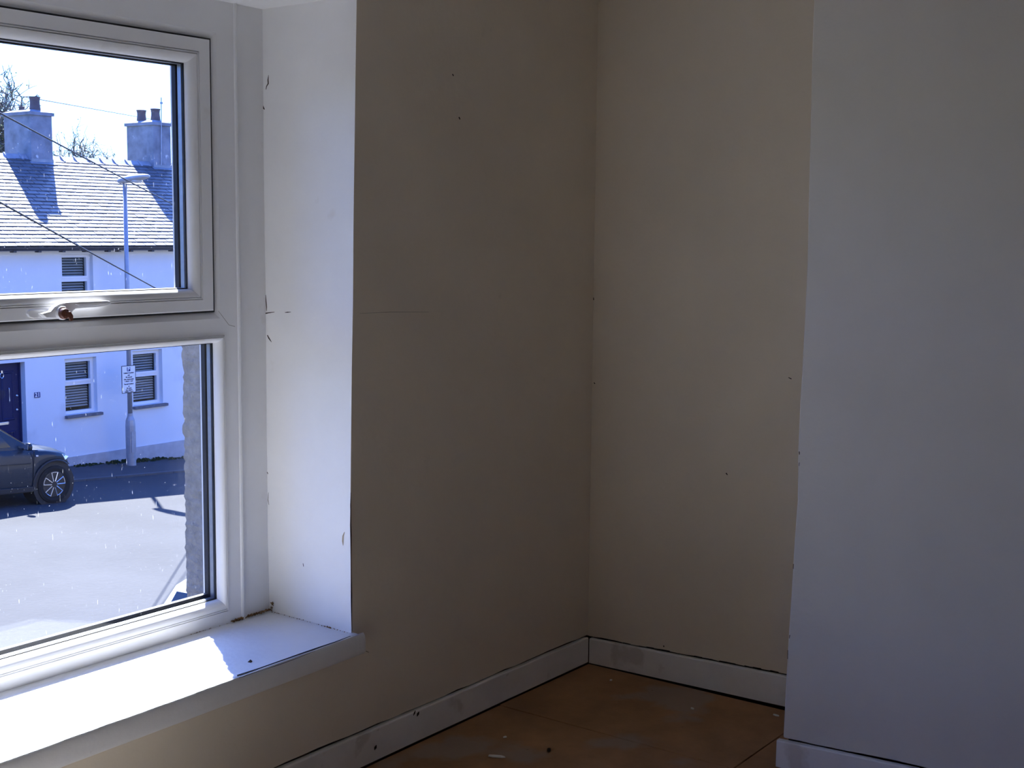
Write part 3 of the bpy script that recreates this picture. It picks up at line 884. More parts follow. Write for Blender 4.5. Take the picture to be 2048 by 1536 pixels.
# gable and back
s.add([(XG, YH, -3.6), (XG, 24.7, -3.6), (XG, 24.7, EQ.z + .05), (XG, YRDG, ZRDG - .05), (XG, YH, EQ.z + .05)], [(0, 1, 2, 3, 4)])
s.quad((XL, 24.7, -3.6), (XG, 24.7, -3.6), (XG, 24.7, EQ.z + .05), (XL, 24.7, EQ.z + .05))
s.quad((XL, YH, -3.6), (XL, 24.7, -3.6), (XL, 24.7, EQ.z + .05), (XL, YH, EQ.z + .05))
s.build('wall', M['render'], house)
# near-black sheet standing in for the shade of rooms behind the openings
s = MB()
s.quad((XL, YH + 1.4, -3.6), (XG, YH + 1.4, -3.6), (XG, YH + 1.4, EQ.z), (XL, YH + 1.4, EQ.z))
s.build('room_shade_sheet', M['dark'], house)
# plinth in two runs either side of the door, its top level, its foot on the falling ground
s = MB()
for (xa, xb) in ((XL, door_r[0] - .1), (door_r[1] + .12, XG + .03)):
    s.box(xa, xb, YH - .03, YH + .05, -3.6, ZPL)
s.build('plinth', M['plinth'], house)
# roof deck
s = MB()
def slope_pt(x, d, up=0): return Vector((x, EQ.y, EQ.z)) + US * d + RN * up
SLEN = (YRDG - EQ.y) / math.cos(PITCH)
s.quad(slope_pt(XL, -.02, -.03), slope_pt(XG + .06, -.02, -.03), slope_pt(XG + .06, SLEN, -.03), slope_pt(XL, SLEN, -.03))
s.quad((XL, YRDG, ZRDG - .02), (XG + .06, YRDG, ZRDG - .02), (XG + .06, 24.95, 1.1), (XL, 24.95, 1.1))
s.build('roof', M['slate'], house)
# slates
SW, SG = .235, SLEN / 25.2
x_vis0 = 12.5
sm = MB()
hw, hl, th = SW / 2 - .006, SG * 1.12, .010
sm.add([(-hw, 0, .004), (hw, 0, .004), (hw, hl, -.006), (-hw, hl, -.006), (-hw, .002, .004 + th), (hw, 0, .004 + th), (hw, hl, .001), (-hw, hl, .001)],
       [(3, 2, 1, 0), (4, 5, 6, 7), (0, 1, 5, 4), (1, 2, 6, 5), (2, 3, 7, 6), (3, 0, 4, 7)])
slate_me = recalc(mesh('slate', sm.v, sm.f))
slate_me.materials.append(M['slate'])
rot = Matrix.Rotation(PITCH, 4, 'X')
stuff = MB()
count = 0
inv_h = Matrix(house['_world_inv'])
for r in range(25):
    off = (r % 2) * SW / 2
    n0 = int((XG + .06 - XL) / SW) + 1
    for k in range(n0):
        x = XG + .06 - SW / 2 - k * SW + off
        if x + SW / 2 > XG + .10 or x < XL: continue
        p = slope_pt(x, r * SG - .03, random.uniform(-.001, .003))
        mtx = Matrix.Translation(p) @ rot @ Matrix.Rotation(random.uniform(-.012, .012), 4, 'Z')
        lim = x_vis0 + r * .035
        if x > lim and r < 17 and count < 298:
            o = bpy.data.objects.new('slate', slate_me)
            COL.objects.link(o)
            o.parent = house
            o.matrix_parent_inverse = inv_h
            o.matrix_basis = mtx
            count += 1
        else:
            stuff.add([mtx @ Vector(v) for v in sm.v], sm.f)
o = stuff.build('slates', M['slate'], house)
o['kind'] = 'stuff'
# ridge tiles with raised joint collars
rp = [(-.14, -.085), (0, .035), (.14, -.085)]
TL = .30
k = 0
x = XG + .06
while x > 11.8:
    x0_, x1_ = x - TL + .006, x
    t = MB()
    def rid(xa, xb, up):
        lo_ = [(xa, YRDG + a, ZRDG + c + up) for a, c in rp] + [(xa, YRDG + a * .9, ZRDG + c - .02 + up * .2) for a, c in rp[::-1]]
        hi_ = [(xb, q[1], q[2]) for q in lo_]
        t.add(lo_ + hi_, [tuple(range(5, -1, -1)), tuple(range(6, 12))] + [(i, (i + 1) % 6, (i + 1) % 6 + 6, i + 6) for i in range(6)])
    rid(x0_, x1_, 0)
    rid(x1_ - .035, x1_ + .004, .022)
    t.build('ridge_tile', M['ridge'], house)
    x -= TL
s = MB()
s.box(XL, 11.8, YRDG - .12, YRDG + .12, ZRDG - .07, ZRDG + .03)
s.build('ridge_run', M['ridge'], house)
# fascia, gutter with brackets
MB().box(XL, XG + .05, YH - .03, YH, EQ.z - .16, EQ.z - .02).build('fascia', M['hframe'], house)
gy, gzz, gr = EQ.y - .035, EQ.z - .035, .062
s = MB()
pr = [(gy + math.cos(math.pi + math.pi * i / 8) * gr, gzz + math.sin(math.pi + math.pi * i / 8) * gr) for i in range(9)]
pr2 = [(gy + math.cos(2 * math.pi - math.pi * i / 8) * (gr - .006), gzz + math.sin(2 * math.pi - math.pi * i / 8) * (gr - .006)) for i in range(9)]
lp = pr + pr2
n = len(lp)
s.add([(XL, a, c) for a, c in lp] + [(XG + .05, a, c) for a, c in lp], [(i, (i + 1) % n, (i + 1) % n + n, i + n) for i in range(n)])
gut = s.build('gutter', M['gutter'], house)
brx = [hit(px_, 497, 1, gy).x for px_ in (28, 78, 126, 172, 217, 238, 262, 304, 344)]
brx += [brx[0] - .45 * i for i in range(1, 8)]
for bx_ in brx:
    MB().box(bx_ - .028, bx_ + .028, gy - .03, gy + .08, gzz - gr - .022, gzz - .02).build('bracket', M['gutter'], gut)

# windows of the cottage
def cottage_window(r, label=None, big=True, with_sill=True):
    y = YH + REC
    x0_, x1_, z0_, z1_ = r
    f = MB()
    fw = .055
    zm = z0_ + (z1_ - z0_) * .545
    f.loops([(x0_, x1_, z0_, z1_, y - .03), (x0_ + fw, x1_ - fw, z0_ + fw, z1_ - fw, y - .03), (x0_ + fw, x1_ - fw, z0_ + fw, z1_ - fw, y + .04), (x0_, x1_, z0_, z1_, y + .04)])
    f.box(x0_ + fw, x1_ - fw, y - .028, y + .04, zm - .035, zm + .035)
    # the upper casement stands a little proud with its own rails
    f.loops([(x0_ + .03, x1_ - .03, zm + .02, z1_ - .03, y - .045), (x0_ + .075, x1_ - .075, zm + .06, z1_ - .075, y - .045),
             (x0_ + .075, x1_ - .075, zm + .06, z1_ - .075, y + .02), (x0_ + .03, x1_ - .03, zm + .02, z1_ - .03, y + .02)])
    fo = f.build('window', M['hframe'], house)
    MB().box(x0_ + .07, x1_ - .07, y - .004, y + .004, zm + .05, z1_ - .07).build('pane', M['hglass'], fo)
    MB().box(x0_ + fw - .005, x1_ - fw + .005, y + .004, y + .012, z0_ + fw - .005, zm - .03).build('pane', M['hglass'], fo)
    bl = MB()
    z = z1_ - .08
    while z > z0_ + .07:
        bl.add([(x0_ + .04, y + .07, z), (x1_ - .06, y + .07, z), (x1_ - .06, y + .093, z + .024), (x0_ + .04, y + .093, z + .024),
                (x0_ + .04, y + .07, z - .003), (x1_ - .06, y + .07, z - .003), (x1_ - .06, y + .093, z + .021), (x0_ + .04, y + .093, z + .021)],
               [(0, 1, 2, 3), (7, 6, 5, 4), (0, 4, 5, 1), (2, 6, 7, 3)])
        z -= .047
    bo = bl.build('blind', M['blind'], fo)
    bo['kind'] = 'stuff'
    if with_sill:
        MB().box(x0_ - .02, x1_ + .07, YH - .075, YH + REC, z0_ - .055, z0_ - .005).build('window_ledge', M['hsill'], house, bevel=.006)
    return fo
for i, r in enumerate(holes):
    if i == 3: continue
    cottage_window(r)
# front door
s = MB()
x0_, x1_, z0_, z1_ = door_r
yd = YH + .15
s.loops([(x0_, x1_, z0_, z1_, yd - .02), (x0_ + .03, x1_ - .03, z0_ + .02, z1_ - .03, yd - .02), (x0_ + .03, x1_ - .03, z0_ + .02, z1_ - .03, yd + .05), (x0_, x1_, z0_, z1_, yd + .05)])
s.box(x0_ + .03, x1_ - .03, yd, yd + .04, z0_ + .02, z1_ - .03)
cxd = (x0_ + x1_) / 2
for (pa, pb, pc, pd) in ((x0_ + .12, cxd - .05, z0_ + .12, z0_ + .62), (cxd + .05, x1_ - .12, z0_ + .12, z0_ + .62), (x0_ + .12, cxd - .05, z0_ + .80, z1_ - .15), (cxd + .05, x1_ - .12, z0_ + .80, z1_ - .15)):
    s.loops([(pa, pb, pc, pd, yd), (pa + .012, pb - .012, pc + .012, pd - .012, yd - .012), (pa + .03, pb - .03, pc + .03, pd - .03, yd - .012), (pa + .045, pb - .045, pc + .045, pd - .045, yd)])
door = s.build('door', M['door'], house)
door['label'] = 'dark blue panelled front door'
def dxz(px_, py_): q = hit(px_, py_, 1, yd); return q.x, q.z
kx, kz = dxz(4, 788)
MB().lathe([(.075, 0), (.085, -.012), (.070, -.02)], 20, 'y', (kx - .02, yd, kz)).build('oval_light', M['hglass'], door)
kx, kz = dxz(2, 750)
t = MB(); t.tube([(kx + .035 * math.cos(a), yd - .02, kz - .01 + .045 * math.sin(a)) for a in [math.pi * 2 * i / 12 for i in range(13)]], .008, 6)
t.box(kx - .012, kx + .012, yd - .03, yd, kz + .03, kz + .075)
t.build('knocker', M['chrome'], door)
kx, kz = dxz(8, 847)
MB().box(kx - .15, kx + .08, yd - .012, yd, kz - .025, kz + .025).build('letterbox', M['chrome'], door, bevel=.004)
kx, kz = dxz(16.5, 790)
MB().tube([(kx, yd - .02, kz + .12), (kx, yd - .035, kz + .10), (kx, yd - .035, kz - .10), (kx, yd - .02, kz - .12)], .008, 6).build('pull_handle', M['chrome'], door)
for (dx_, dy_) in ((34, 791), (34, 819)):
    kx, kz = dxz(dx_, dy_)
    MB().lathe([(.022, 0), (.022, -.01), (.012, -.022)], 12, 'y', (kx, yd, kz)).build('lock', M['chrome'], door)

# lettering helper
def text(body, x, y, z, size, m, parent, name='lettering', align='CENTER', bold=0.0):
    cu = bpy.data.curves.new('text', 'FONT')
    cu.body = body; cu.size = size; cu.align_x = align; cu.align_y = 'CENTER'; cu.extrude = .0008; cu.offset = bold; cu.resolution_u = 3
    tmp = bpy.data.objects.new('text', cu)
    me = bpy.data.meshes.new_from_object(tmp)
    bpy.data.objects.remove(tmp); bpy.data.curves.remove(cu)
    me.transform(Matrix.Translation((x, y, z)) @ Matrix.Rotation(math.pi / 2, 4, 'X'))
    me.name = name
    return link(name, me, m, parent)
# house number
a, c = hit(69.2, 796, 1, YH - .01), hit(80.2, 785, 1, YH - .01)
pl = MB().box(a.x, c.x, YH - .012, YH, a.z, c.z + .008).build('number_plate', M['sign_blue'], house)
pl['label'] = 'dark house number plate reading 21'
text('21', (a.x + c.x) / 2, YH - .0135, (a.z + c.z) / 2 + .004, .10, M['sign'], pl, 'digits', bold=.002)

# chimneys
def stack(near_px, right_px, left_px, base_y_px, top_px, name_label, pots, label):
    q = roof(right_px, base_y_px)                  # foot of the street face, right-hand corner
    yf = q.y
    xn = hit(near_px, (base_y_px + top_px) / 2, 1, yf).x
    yb = hit(left_px, 285, 0, xn).y
    zt = hit(right_px, top_px, 1, yf).z
    xr_ = q.x
    zb = ZRDG - 1.2
    s = MB()
    s.box(xn, xr_, yf, yb, zb, zt)
    o = s.build('chimney', M['stack'], house)
    o['label'] = label
    cxm, cym = (xn + xr_) / 2, (yf + yb) / 2
    ov = .035
    s = MB()
    s.box(xn - ov, xr_ + ov, yf - ov, yb + ov, zt - .01, zt + .05)
    s.add([(xn - ov * .6, yf - ov * .6, zt + .05), (xr_ + ov * .6, yf - ov * .6, zt + .05), (xr_ + ov * .6, yb + ov * .6, zt + .05), (xn - ov * .6, yb + ov * .6, zt + .05),
           (cxm - .12, yf + .1, zt + .10), (cxm + .12, yf + .1, zt + .10), (cxm + .12, yb - .1, zt + .10), (cxm - .12, yb - .1, zt + .10)],
          [(4, 5, 6, 7), (0, 1, 5, 4), (1, 2, 6, 5), (2, 3, 7, 6), (3, 0, 4, 7)])
    s.build('chimney_cap', M['stack'], o)
    # lead apron round the foot
    s = MB()
    s.quad(slope_pt(xn - .05, (yf - EQ.y) / math.cos(PITCH) - .08, .02), slope_pt(xr_ + .06, (yf - EQ.y) / math.cos(PITCH) - .08, .02),
           slope_pt(xr_ + .06, (yf - EQ.y) / math.cos(PITCH) + .01, .02), slope_pt(xn - .05, (yf - EQ.y) / math.cos(PITCH) + .01, .02))
    s.box(xn - .01, xr_ + .01, yf - .012, yf, q.z - .02, q.z + .07)
    s.build('flashing', M['lead'], o)
    for (pxl, pxr, pt, pb) in pots:
        pc = hit((pxl + pxr) / 2, (pt + pb) / 2, 0, cxm)
        d = (pc - EYE).dot(R @ Vector((0, 0, -1)))
        rad = (pxr - pxl) / 2 / F * d
        hgt = (pb - pt) / F * d
        MB().lathe([(rad * .98, 0), (rad * .96, hgt * .15), (rad * .86, hgt * .5), (rad * .84, hgt * .72), (rad * .90, hgt * .80), (rad * .86, hgt * .84), (rad * .98, hgt * .93), (rad * .98, hgt),
                    (rad * .72, hgt), (rad * .70, hgt * .6)], 18, 'z', (cxm, pc.y, zt + .08)).build('chimney_pot', M['pot'], o)
    return xn, xr_, yf, yb, zt
ch1 = stack(62, 106, 9, 327, 232, 'l', [(58.5, 81, 198, 226), (37, 50, 212, 223)], 'left rendered chimney with one tall pot')
ch2 = stack(307, 342.5, 254, 338, 252, 'r', [(273, 293, 221, 245), (301, 321, 219, 244)], 'right rendered chimney with two pots')
# thin aerial mast on the right-hand chimney
am = MB()
ap0 = hit(322.5, 330, 1, ch2[2] - .03); ap1 = hit(322.5, 195, 1, ch2[2] - .03)
am.tube([ap0, ap1], .011, 6)
am.box(ap1.x - .02, ap1.x + .02, ap1.y - .02, ap1.y + .02, ap1.z - .13, ap1.z - .09)
am.build('aerial_mast', M['post'], house)

# ---- weeds at the foot of the wall
b = MB()
for _ in range(260):
    x = random.uniform(13.9, 17.3)
    y = YH - .04 - random.random() ** 2 * .16
    z = gz(x) + .04
    hgt = random.uniform(.01, .05) * (1.25 if 14.6 < x < 15.9 else .75)
    a = random.uniform(0, 6.28)
    for j in range(2):
        a += 1.6
        dx, dy = math.cos(a) * .03, math.sin(a) * .03
        b.add([(x - dx, y - dy, z - .01), (x + dx, y + dy, z - .01), (x + dx * .6, y + dy * .6, z + hgt), (x - dx * .6, y - dy * .6, z + hgt * .8)], [(0, 1, 2, 3)])
o = b.build('weeds', M['weed'])
setp(o, 'dark weeds along the foot of the cottage wall', 'weeds', kind='stuff')

# ---- street lamp
PX, PY = 14.87, 19.42
lamp = root('street_lamp', (PX, PY, gz(PX) + .04), 'grey steel street lamp post in front of the white cottage', 'street lamp')
zb = gz(PX) + .03
zt = hit(247.5, 367, 1, PY).z
z_sh = hit(256, 838, 1, PY).z
lean = hit(249, 372, 1, PY).x - 15.0
s = MB().lathe([(.088, 0), (.088, z_sh - zb - .12), (.078, z_sh - zb - .02), (.050, z_sh - zb + .05), (.047, z_sh - zb + .1)], 16, 'z', (PX, PY, zb))
s.build('base_section', M['post'], lamp, smooth=False)
MB().tube([(PX, PY, z_sh), (PX, PY, zt)], [.044, .036], 14).build('pole', M['post'], lamp, smooth=True)
MB().box(PX - .045, PX + .045, PY - .09, PY - .07, zb + .25, zb + .62).build('access_door', M['post'], lamp)
# lantern reaching out over the road (towards -y)
prof = [(-.16, .035, .05, .00), (-.12, .075, .085, .005), (.05, .115, .10, .02), (.30, .135, .10, .045), (.50, .12, .075, .065), (.60, .08, .05, .075), (.64, .03, .03, .078)]
vs, fs = [], []
NS = 12
for (d, hw_, hh, dz) in prof:
    for k in range(NS):
        a = 2 * math.pi * k / NS
        vs.append((PX + math.cos(a) * hw_, PY - d, zt + .04 + dz + math.sin(a) * hh * (.55 if math.sin(a) < 0 else .75)))
for i in range(len(prof) - 1):
    for k in range(NS): fs.append((i * NS + k, i * NS + (k + 1) % NS, (i + 1) * NS + (k + 1) % NS, (i + 1) * NS + k))
fs += [tuple(range(NS)), tuple(range(len(prof) * NS - 1, (len(prof) - 1) * NS - 1, -1))]
lo_ = link('lantern', recalc(mesh('lantern', vs, fs)), M['lantern'], lamp, smooth=True)
MB().lathe([(.02, -.03), (.07, -.022), (.095, 0), (.09, .02)], 14, 'z', (PX, PY - .33, zt + .035)).build('lamp_bowl', M['lens'], lo_)

# ---- parking sign on the lamp post
ys = PY - .075
a, c = hit(244.6, 786.5, 1, ys), hit(270.6, 730, 1, ys)
sx0, sx1, sz0, sz1 = a.x, c.x, a.z, hit(257.5, 731.5, 1, ys).z
sz0 = hit(257.5, 785.5, 1, ys).z
sign = root('parking_sign', ((sx0 + sx1) / 2, ys, sz0), 'white parking restriction sign fixed to the street lamp post', 'sign')
MB().box(sx0, sx1, ys, ys + .006, sz0, sz1).build('plate', M['sign'], sign)
s = MB()
s.loops([(sx0 - .004, sx1 + .004, sz0 - .004, sz1 + .004, ys - .001), (sx0 + .006, sx1 - .006, sz0 + .006, sz1 - .006, ys - .001), (sx0 + .006, sx1 - .006, sz0 + .006, sz1 - .006, ys + .001), (sx0 - .004, sx1 + .004, sz0 - .004, sz1 + .004, ys + .007)])
s.build('border', M['ink'], sign)
MB().box(PX - .05, PX + .05, ys + .006, ys + .034, sz0 + .1, sz0 + .14).box(PX - .05, PX + .05, ys + .006, ys + .034, sz1 - .14, sz1 - .1).build('clip', M['post'], sign)
sc = (sx0 + sx1) / 2
hh = sz1 - sz0
MB().box(sc - .036, sc + .036, ys - .0015, ys, sz1 - hh * .205, sz1 - hh * .05).build('letter_panel', M['sign_blue'], sign)
text('P', sc, ys - .002, sz1 - hh * .128, .095, M['sign'], sign, 'letter', bold=.002)
lines = [('Deiliaid trwydded', .265), ('neu', .345), ('30 munud', .42), ('Dim dychwelyd', .50), ('o fewn 1 awr', .57), ('Permit holders', .675), ('or', .755), ('30 mins', .83), ('No return', .895), ('within 1 hour', .955)]
for body, f in lines:
    text(body, sc, ys - .0015, sz1 - hh * f, .034 if len(body) < 15 else .030, M['ink'], sign, 'lettering', bold=.0012)

# ---- overhead cables
def cable(name_label, p0, p1, sag, r):
    pts = []
    for i in range(25):
        s_ = i / 24
        q = Vector(p0).lerp(Vector(p1), s_)
        q.z -= sag * 4 * s_ * (1 - s_)
        pts.append(q)
    o = MB().tube(pts, r, 6).build('cable', M['cable'])
    return setp(o, name_label, 'cable', 'overhead cables across the street')
def extend(pa, ya, pb, yb, ya2, yb2):
    a_, b_ = hit(*pa, 1, ya), hit(*pb, 1, yb)
    d = (b_ - a_) / (yb - ya)
    return a_ + d * (ya2 - ya), a_ + d * (yb2 - ya)
p0, p1 = extend((0, 221.5), 11.0, (300, 383), 16.0, 3.25, 19.5)
cable('black overhead cable crossing in front of the left chimney and the lamp head', p0, p1, .02, .0085)
p0, p1 = extend((0, 400), 10.0, (318, 578), 15.5, 3.25, 19.75)
cable('black overhead cable running down over the slates and gutter', p0, p1, .02, .0085)
p0, p1 = extend((0, 185), 26.0, (130, 208), 30.0, 25.0, 60)
cable('thin overhead cable behind the left chimney pot', p0, p1, .0, .010)

# ---- trees behind the cottage
def tree(label, foot, crown, radii, seed, limbs, twigs, leaves_per):
    """trunk, limbs reaching into an egg-shaped crown, fine twigs and small young leaves"""
    rnd = random.Random(seed)
    t = root('tree', foot, label, 'tree')
    b = MB(); tw = MB(); lv = MB()
    foot, crown = Vector(foot), Vector(crown)
    def inside(k=1.0):
        while True:
            v = Vector((rnd.gauss(0, 1), rnd.gauss(0, 1), rnd.gauss(0, 1))).normalized() * rnd.random() ** .25
            if v.length <= 1: return crown + Vector((v.x * radii[0], v.y * radii[1], v.z * radii[2])) * k
    def bend(p, q, n, wob):
        pts = []
        for i in range(n + 1):
            u = i / n
            w_ = wob * math.sin(math.pi * u) * (q - p).length
            pts.append(p.lerp(q, u) + Vector((rnd.uniform(-w_, w_), rnd.uniform(-w_, w_), rnd.uniform(-w_, w_))))
        return pts
    fork = crown - Vector((0, 0, radii[2] * .75))
    b.tube(bend(foot, fork, 5, .02), [.22, .20, .18, .17, .15, .13], 8)
    for _ in range(limbs):
        tip = inside(.9)
        l = bend(fork + Vector((0, 0, rnd.uniform(-.6, .6))), tip, 5, .10)
        b.tube(l, [.085, .07, .055, .045, .035, .022], 6, caps=False)
        for _ in range(twigs):
            at = l[rnd.randint(2, 5)]
            e = at + Vector((rnd.gauss(0, 1), rnd.gauss(0, 1), rnd.gauss(.35, 1))).normalized() * rnd.uniform(.3, 1.15)
            g = bend(at, e, 4, .10)
            tw.tube(g, [.020, .017, .014, .012, .010], 3, caps=False)
            for _ in range(3):
                a2 = g[rnd.randint(1, 4)]
                e2 = a2 + Vector((rnd.gauss(0, 1), rnd.gauss(0, 1), rnd.gauss(.3, 1))).normalized() * rnd.uniform(.12, .45)
                tw.tube(bend(a2, e2, 2, .08), [.012, .010, .008], 3, caps=False)
                for _ in range(leaves_per):
                    c_ = a2.lerp(e2, rnd.uniform(.3, 1.1)) + Vector((rnd.gauss(0, .05), rnd.gauss(0, .05), rnd.gauss(0, .05)))
                    u = Vector((rnd.uniform(-1, 1), rnd.uniform(-1, 1), rnd.uniform(-1, 1))).normalized() * .036
                    v = u.orthogonal().normalized() * .028
                    lv.add([c_ - u, c_ + v, c_ + u, c_ - v], [(0, 1, 2, 3)])
    b.build('trunk_and_limbs', M['bark'], t)
    tw.build('twigs', M['bark'], t)['kind'] = 'stuff'
    lv.build('leaves', M['leaf'], t)['kind'] = 'stuff'
    return t
def px_len(p, n): return n / F * (p - EYE).dot(R @ Vector((0, 0, -1)))
cA = hit(-18, 255, 1, 38.0)
tree('tall thin tree in young leaf rising behind the left chimney', (cA.x, 38.0, -3.2), cA, (px_len(cA, 112), px_len(cA, 80), px_len(cA, 130)), 3, 40, 14, 2)
cB = hit(158, 345, 1, 50.0)
tree('low tree in young leaf behind the ridge between the chimneys', (cB.x, 50.0, -3.8), cB, (px_len(cB, 82), px_len(cB, 70), px_len(cB, 76)), 11, 50, 14, 2)

# ---- cars
def interp(tab, x):
    if x <= tab[0][0]: return tab[0][1]
    for (a_, va), (b_, vb) in zip(tab, tab[1:]):
        if x <= b_:
            s_ = (x - a_) / (b_ - a_)
            s_ = s_ * s_ * (3 - 2 * s_) if False else s_
            return va + (vb - va) * s_
    return tab[-1][1]
def make_car(label, loc, rz, slope, paint, hi=1.0):
    car = root('car', loc, label, 'car', local=True)
    car.rotation_mode = 'QUATERNION'
    car.rotation_quaternion = (Matrix.Rotation(slope, 3, 'Y') @ Matrix.Rotation(rz, 3, 'Z')).to_quaternion()
    WB, WR, AR, WZ = -2.42, .285, .345, .285
    up_t = [(-3.10, .70), (-3.05, .80), (-2.9, .83), (-2.0, .825), (-.9, .82), (-.5, .815), (-.15, .80), (.10, .765), (.22, .725), (.31, .665), (.36, .60), (.40, .50)]
    hw_t = [(-3.10, .60), (-3.0, .72), (-2.7, .785), (-2.2, .80), (0, .80), (.15, .775), (.25, .72), (.33, .63), (.40, .50)]
    lo_t = [(-3.10, .30), (-2.9, .22), (-.4, .20), (.15, .20), (.33, .22), (.40, .27)]
    st = sorted({round(-3.10 + i * .06, 3) for i in range(59)} | {.40} | {round(c_ + AR * math.cos(math.pi * i / 14), 4) for c_ in (0, WB) for i in range(15)})
    ts = [0, .12, .3, .5, .72, .9, 1]
    bul = [.965, .985, 1.0, 1.0, .99, .965, .93]
    vs, fs = [], []
    m_ = 2 * len(ts) + 3
    def zlow(x):
        z = interp(lo_t, x)
        for c_ in (0, WB):
            if abs(x - c_) < AR: z = max(z, WZ + math.sqrt(AR * AR - (x - c_) ** 2))
        return z
    for x in st:
        hw_, zu, zl_ = interp(hw_t, x), interp(up_t, x), zlow(x)
        zl_ = min(zl_, zu - .02)
        ring = []
        for t_, bb in zip(ts, bul): ring.append((x, -hw_ * bb, zl_ + (zu - zl_) * t_))
        cr = .045 if x > -.6 else .02
        ring += [(x, -hw_ * .6, zu + cr * .8), (x, 0, zu + cr), (x, hw_ * .6, zu + cr * .8)]
        for t_, bb in reversed(list(zip(ts, bul))): ring.append((x, hw_ * bb, zl_ + (zu - zl_) * t_))
        vs += ring
    for i in range(len(st) - 1):
        for k in range(m_ - 1): fs.append((i * m_ + k, i * m_ + k + 1, (i + 1) * m_ + k + 1, (i + 1) * m_ + k))
    fs += [tuple(range(m_)), tuple(range(len(st) * m_ - 1, (len(st) - 1) * m_ - 1, -1))]
    body = link('body', recalc(mesh('body', vs, fs)), paint, car)
    smooth_by_angle(body, 40)
    # under tray and arch liners
    MB().box(-3.0, -2.75, -.6, .6, .2, .5).box(-2.1, -.34, -.74, .74, .19, .5).build('under_tray', M['clad'], car)
    # cabin
    rt = [(-3.06, .82), (-2.98, 1.06), (-2.86, 1.27), (-2.65, 1.36), (-2.0, 1.41), (-1.45, 1.40), (-1.15, 1.335), (-.80, 1.12), (-.36, .835)]
    vs, fs = [], []
    cst = sorted({r_[0] for r_ in rt} | {-2.35, -1.7, -1.3, -.98, -.6})
    def chw(x, z): return .745 - max(0, z - .80) * .28
    m_ = 9
    for x in cst:
        zr = interp(rt, x)
        a_ = chw(x, zr)
        zz = .80 + (zr - .80) * .5
        vs += [(x, -chw(x, .8), .79), (x, -chw(x, zz), zz), (x, -a_ - .0, zr - .035 * min(1, (zr - .8) * 4)), (x, -a_ * .85, zr), (x, 0, zr + .025 * min(1, (zr - .8) * 3)), (x, a_ * .85, zr), (x, a_, zr - .035 * min(1, (zr - .8) * 4)), (x, chw(x, zz), zz), (x, chw(x, .8), .79)]
    for i in range(len(cst) - 1):
        for k in range(m_ - 1): fs.append((i * m_ + k, i * m_ + k + 1, (i + 1) * m_ + k + 1, (i + 1) * m_ + k))
    fs += [tuple(range(m_)), tuple(range(len(cst) * m_ - 1, (len(cst) - 1) * m_ - 1, -1))]
    cab = link('cabin', recalc(mesh('cabin', vs, fs)), paint, car)
    smooth_by_angle(cab, 40)
    def sidewin(poly, s_):
        pv = [(x, s_ * (chw(x, z) + .004), z) for x, z in poly]
        pv2 = [(x, s_ * (chw(x, z) - .01), z) for x, z in poly]
        n_ = len(poly)
        return MB().add(pv + pv2, [tuple(range(n_)), tuple(range(2 * n_ - 1, n_ - 1, -1))] + [(i, (i + 1) % n_, (i + 1) % n_ + n_, i + n_) for i in range(n_)])
    for s_ in (-1, 1):
        sidewin([(-.70, .865), (-.98, 1.17), (-1.20, 1.30), (-1.52, 1.335), (-1.55, .85)], s_).build('side_window', M['cglass'], car)
        sidewin([(-1.62, .85), (-1.60, 1.335), (-2.05, 1.335), (-2.32, 1.30), (-2.40, .86)], s_).build('side_window', M['cglass'], car)
        sidewin([(-2.48, .87), (-2.43, 1.28), (-2.66, 1.24), (-2.80, .98)], s_).build('side_window', M['cglass'], car)
    # windscreen and rear window, laid just over the cabin surface
    def screen(xa, xb, name):
        q = MB()
        za, zb_ = interp(rt, xa), interp(rt, xb)
        off = .012
        sg = 1 if xb > -1.5 else -1
        wa, wb_ = chw(xa, za) * .86, chw(xb, zb_) * .86
        P = [(xa + sg * off, -wa, za + .012), (xa + sg * off, 0, za + .035), (xa + sg * off, wa, za + .012), (xb + sg * off, -wb_, zb_ + .012), (xb + sg * off, 0, zb_ + .035), (xb + sg * off, wb_, zb_ + .012)]
        q.add(P + [(x - sg * .03, y, z - .01) for x, y, z in P], [(0, 1, 4, 3), (1, 2, 5, 4), (6, 9, 10, 7), (7, 10, 11, 8), (0, 3, 9, 6), (2, 8, 11, 5), (0, 6, 7, 1), (1, 7, 8, 2), (3, 4, 10, 9), (4, 5, 11, 10)])
        q.build(name, M['cglass'], car)
    screen(-1.08, -.42, 'windscreen')
    screen(-2.90, -3.03, 'rear_window')
    for s_ in (-1, 1):
        mb_ = MB().lathe([(.02, -.07), (.055, -.06), (.06, 0), (.05, .06), (.02, .07)], 12, 'z', (0, 0, 0))
        mo = mb_.build('mirror', paint, car, smooth=True)
        mo.location = (-.50, s_ * .86, .875); mo.scale = (.75, 1.15, .8)
        MB().box(-.062, -.058, -.045, .045, -.045, .045).build('mirror_glass', M['mirror'], mo)
        MB().tube([(-.50, s_ * .74, .83), (-.50, s_ * .84, .86)], .015, 6).build('mirror_arm', M['clad'], car)
        # sill strip, arch trim, door seams, handle
        MB().box(-2.05, -.36, min(s_ * .775, s_ * .812), max(s_ * .775, s_ * .812), .205, .285).build('sill_cladding', M['clad'], car, bevel=.01)
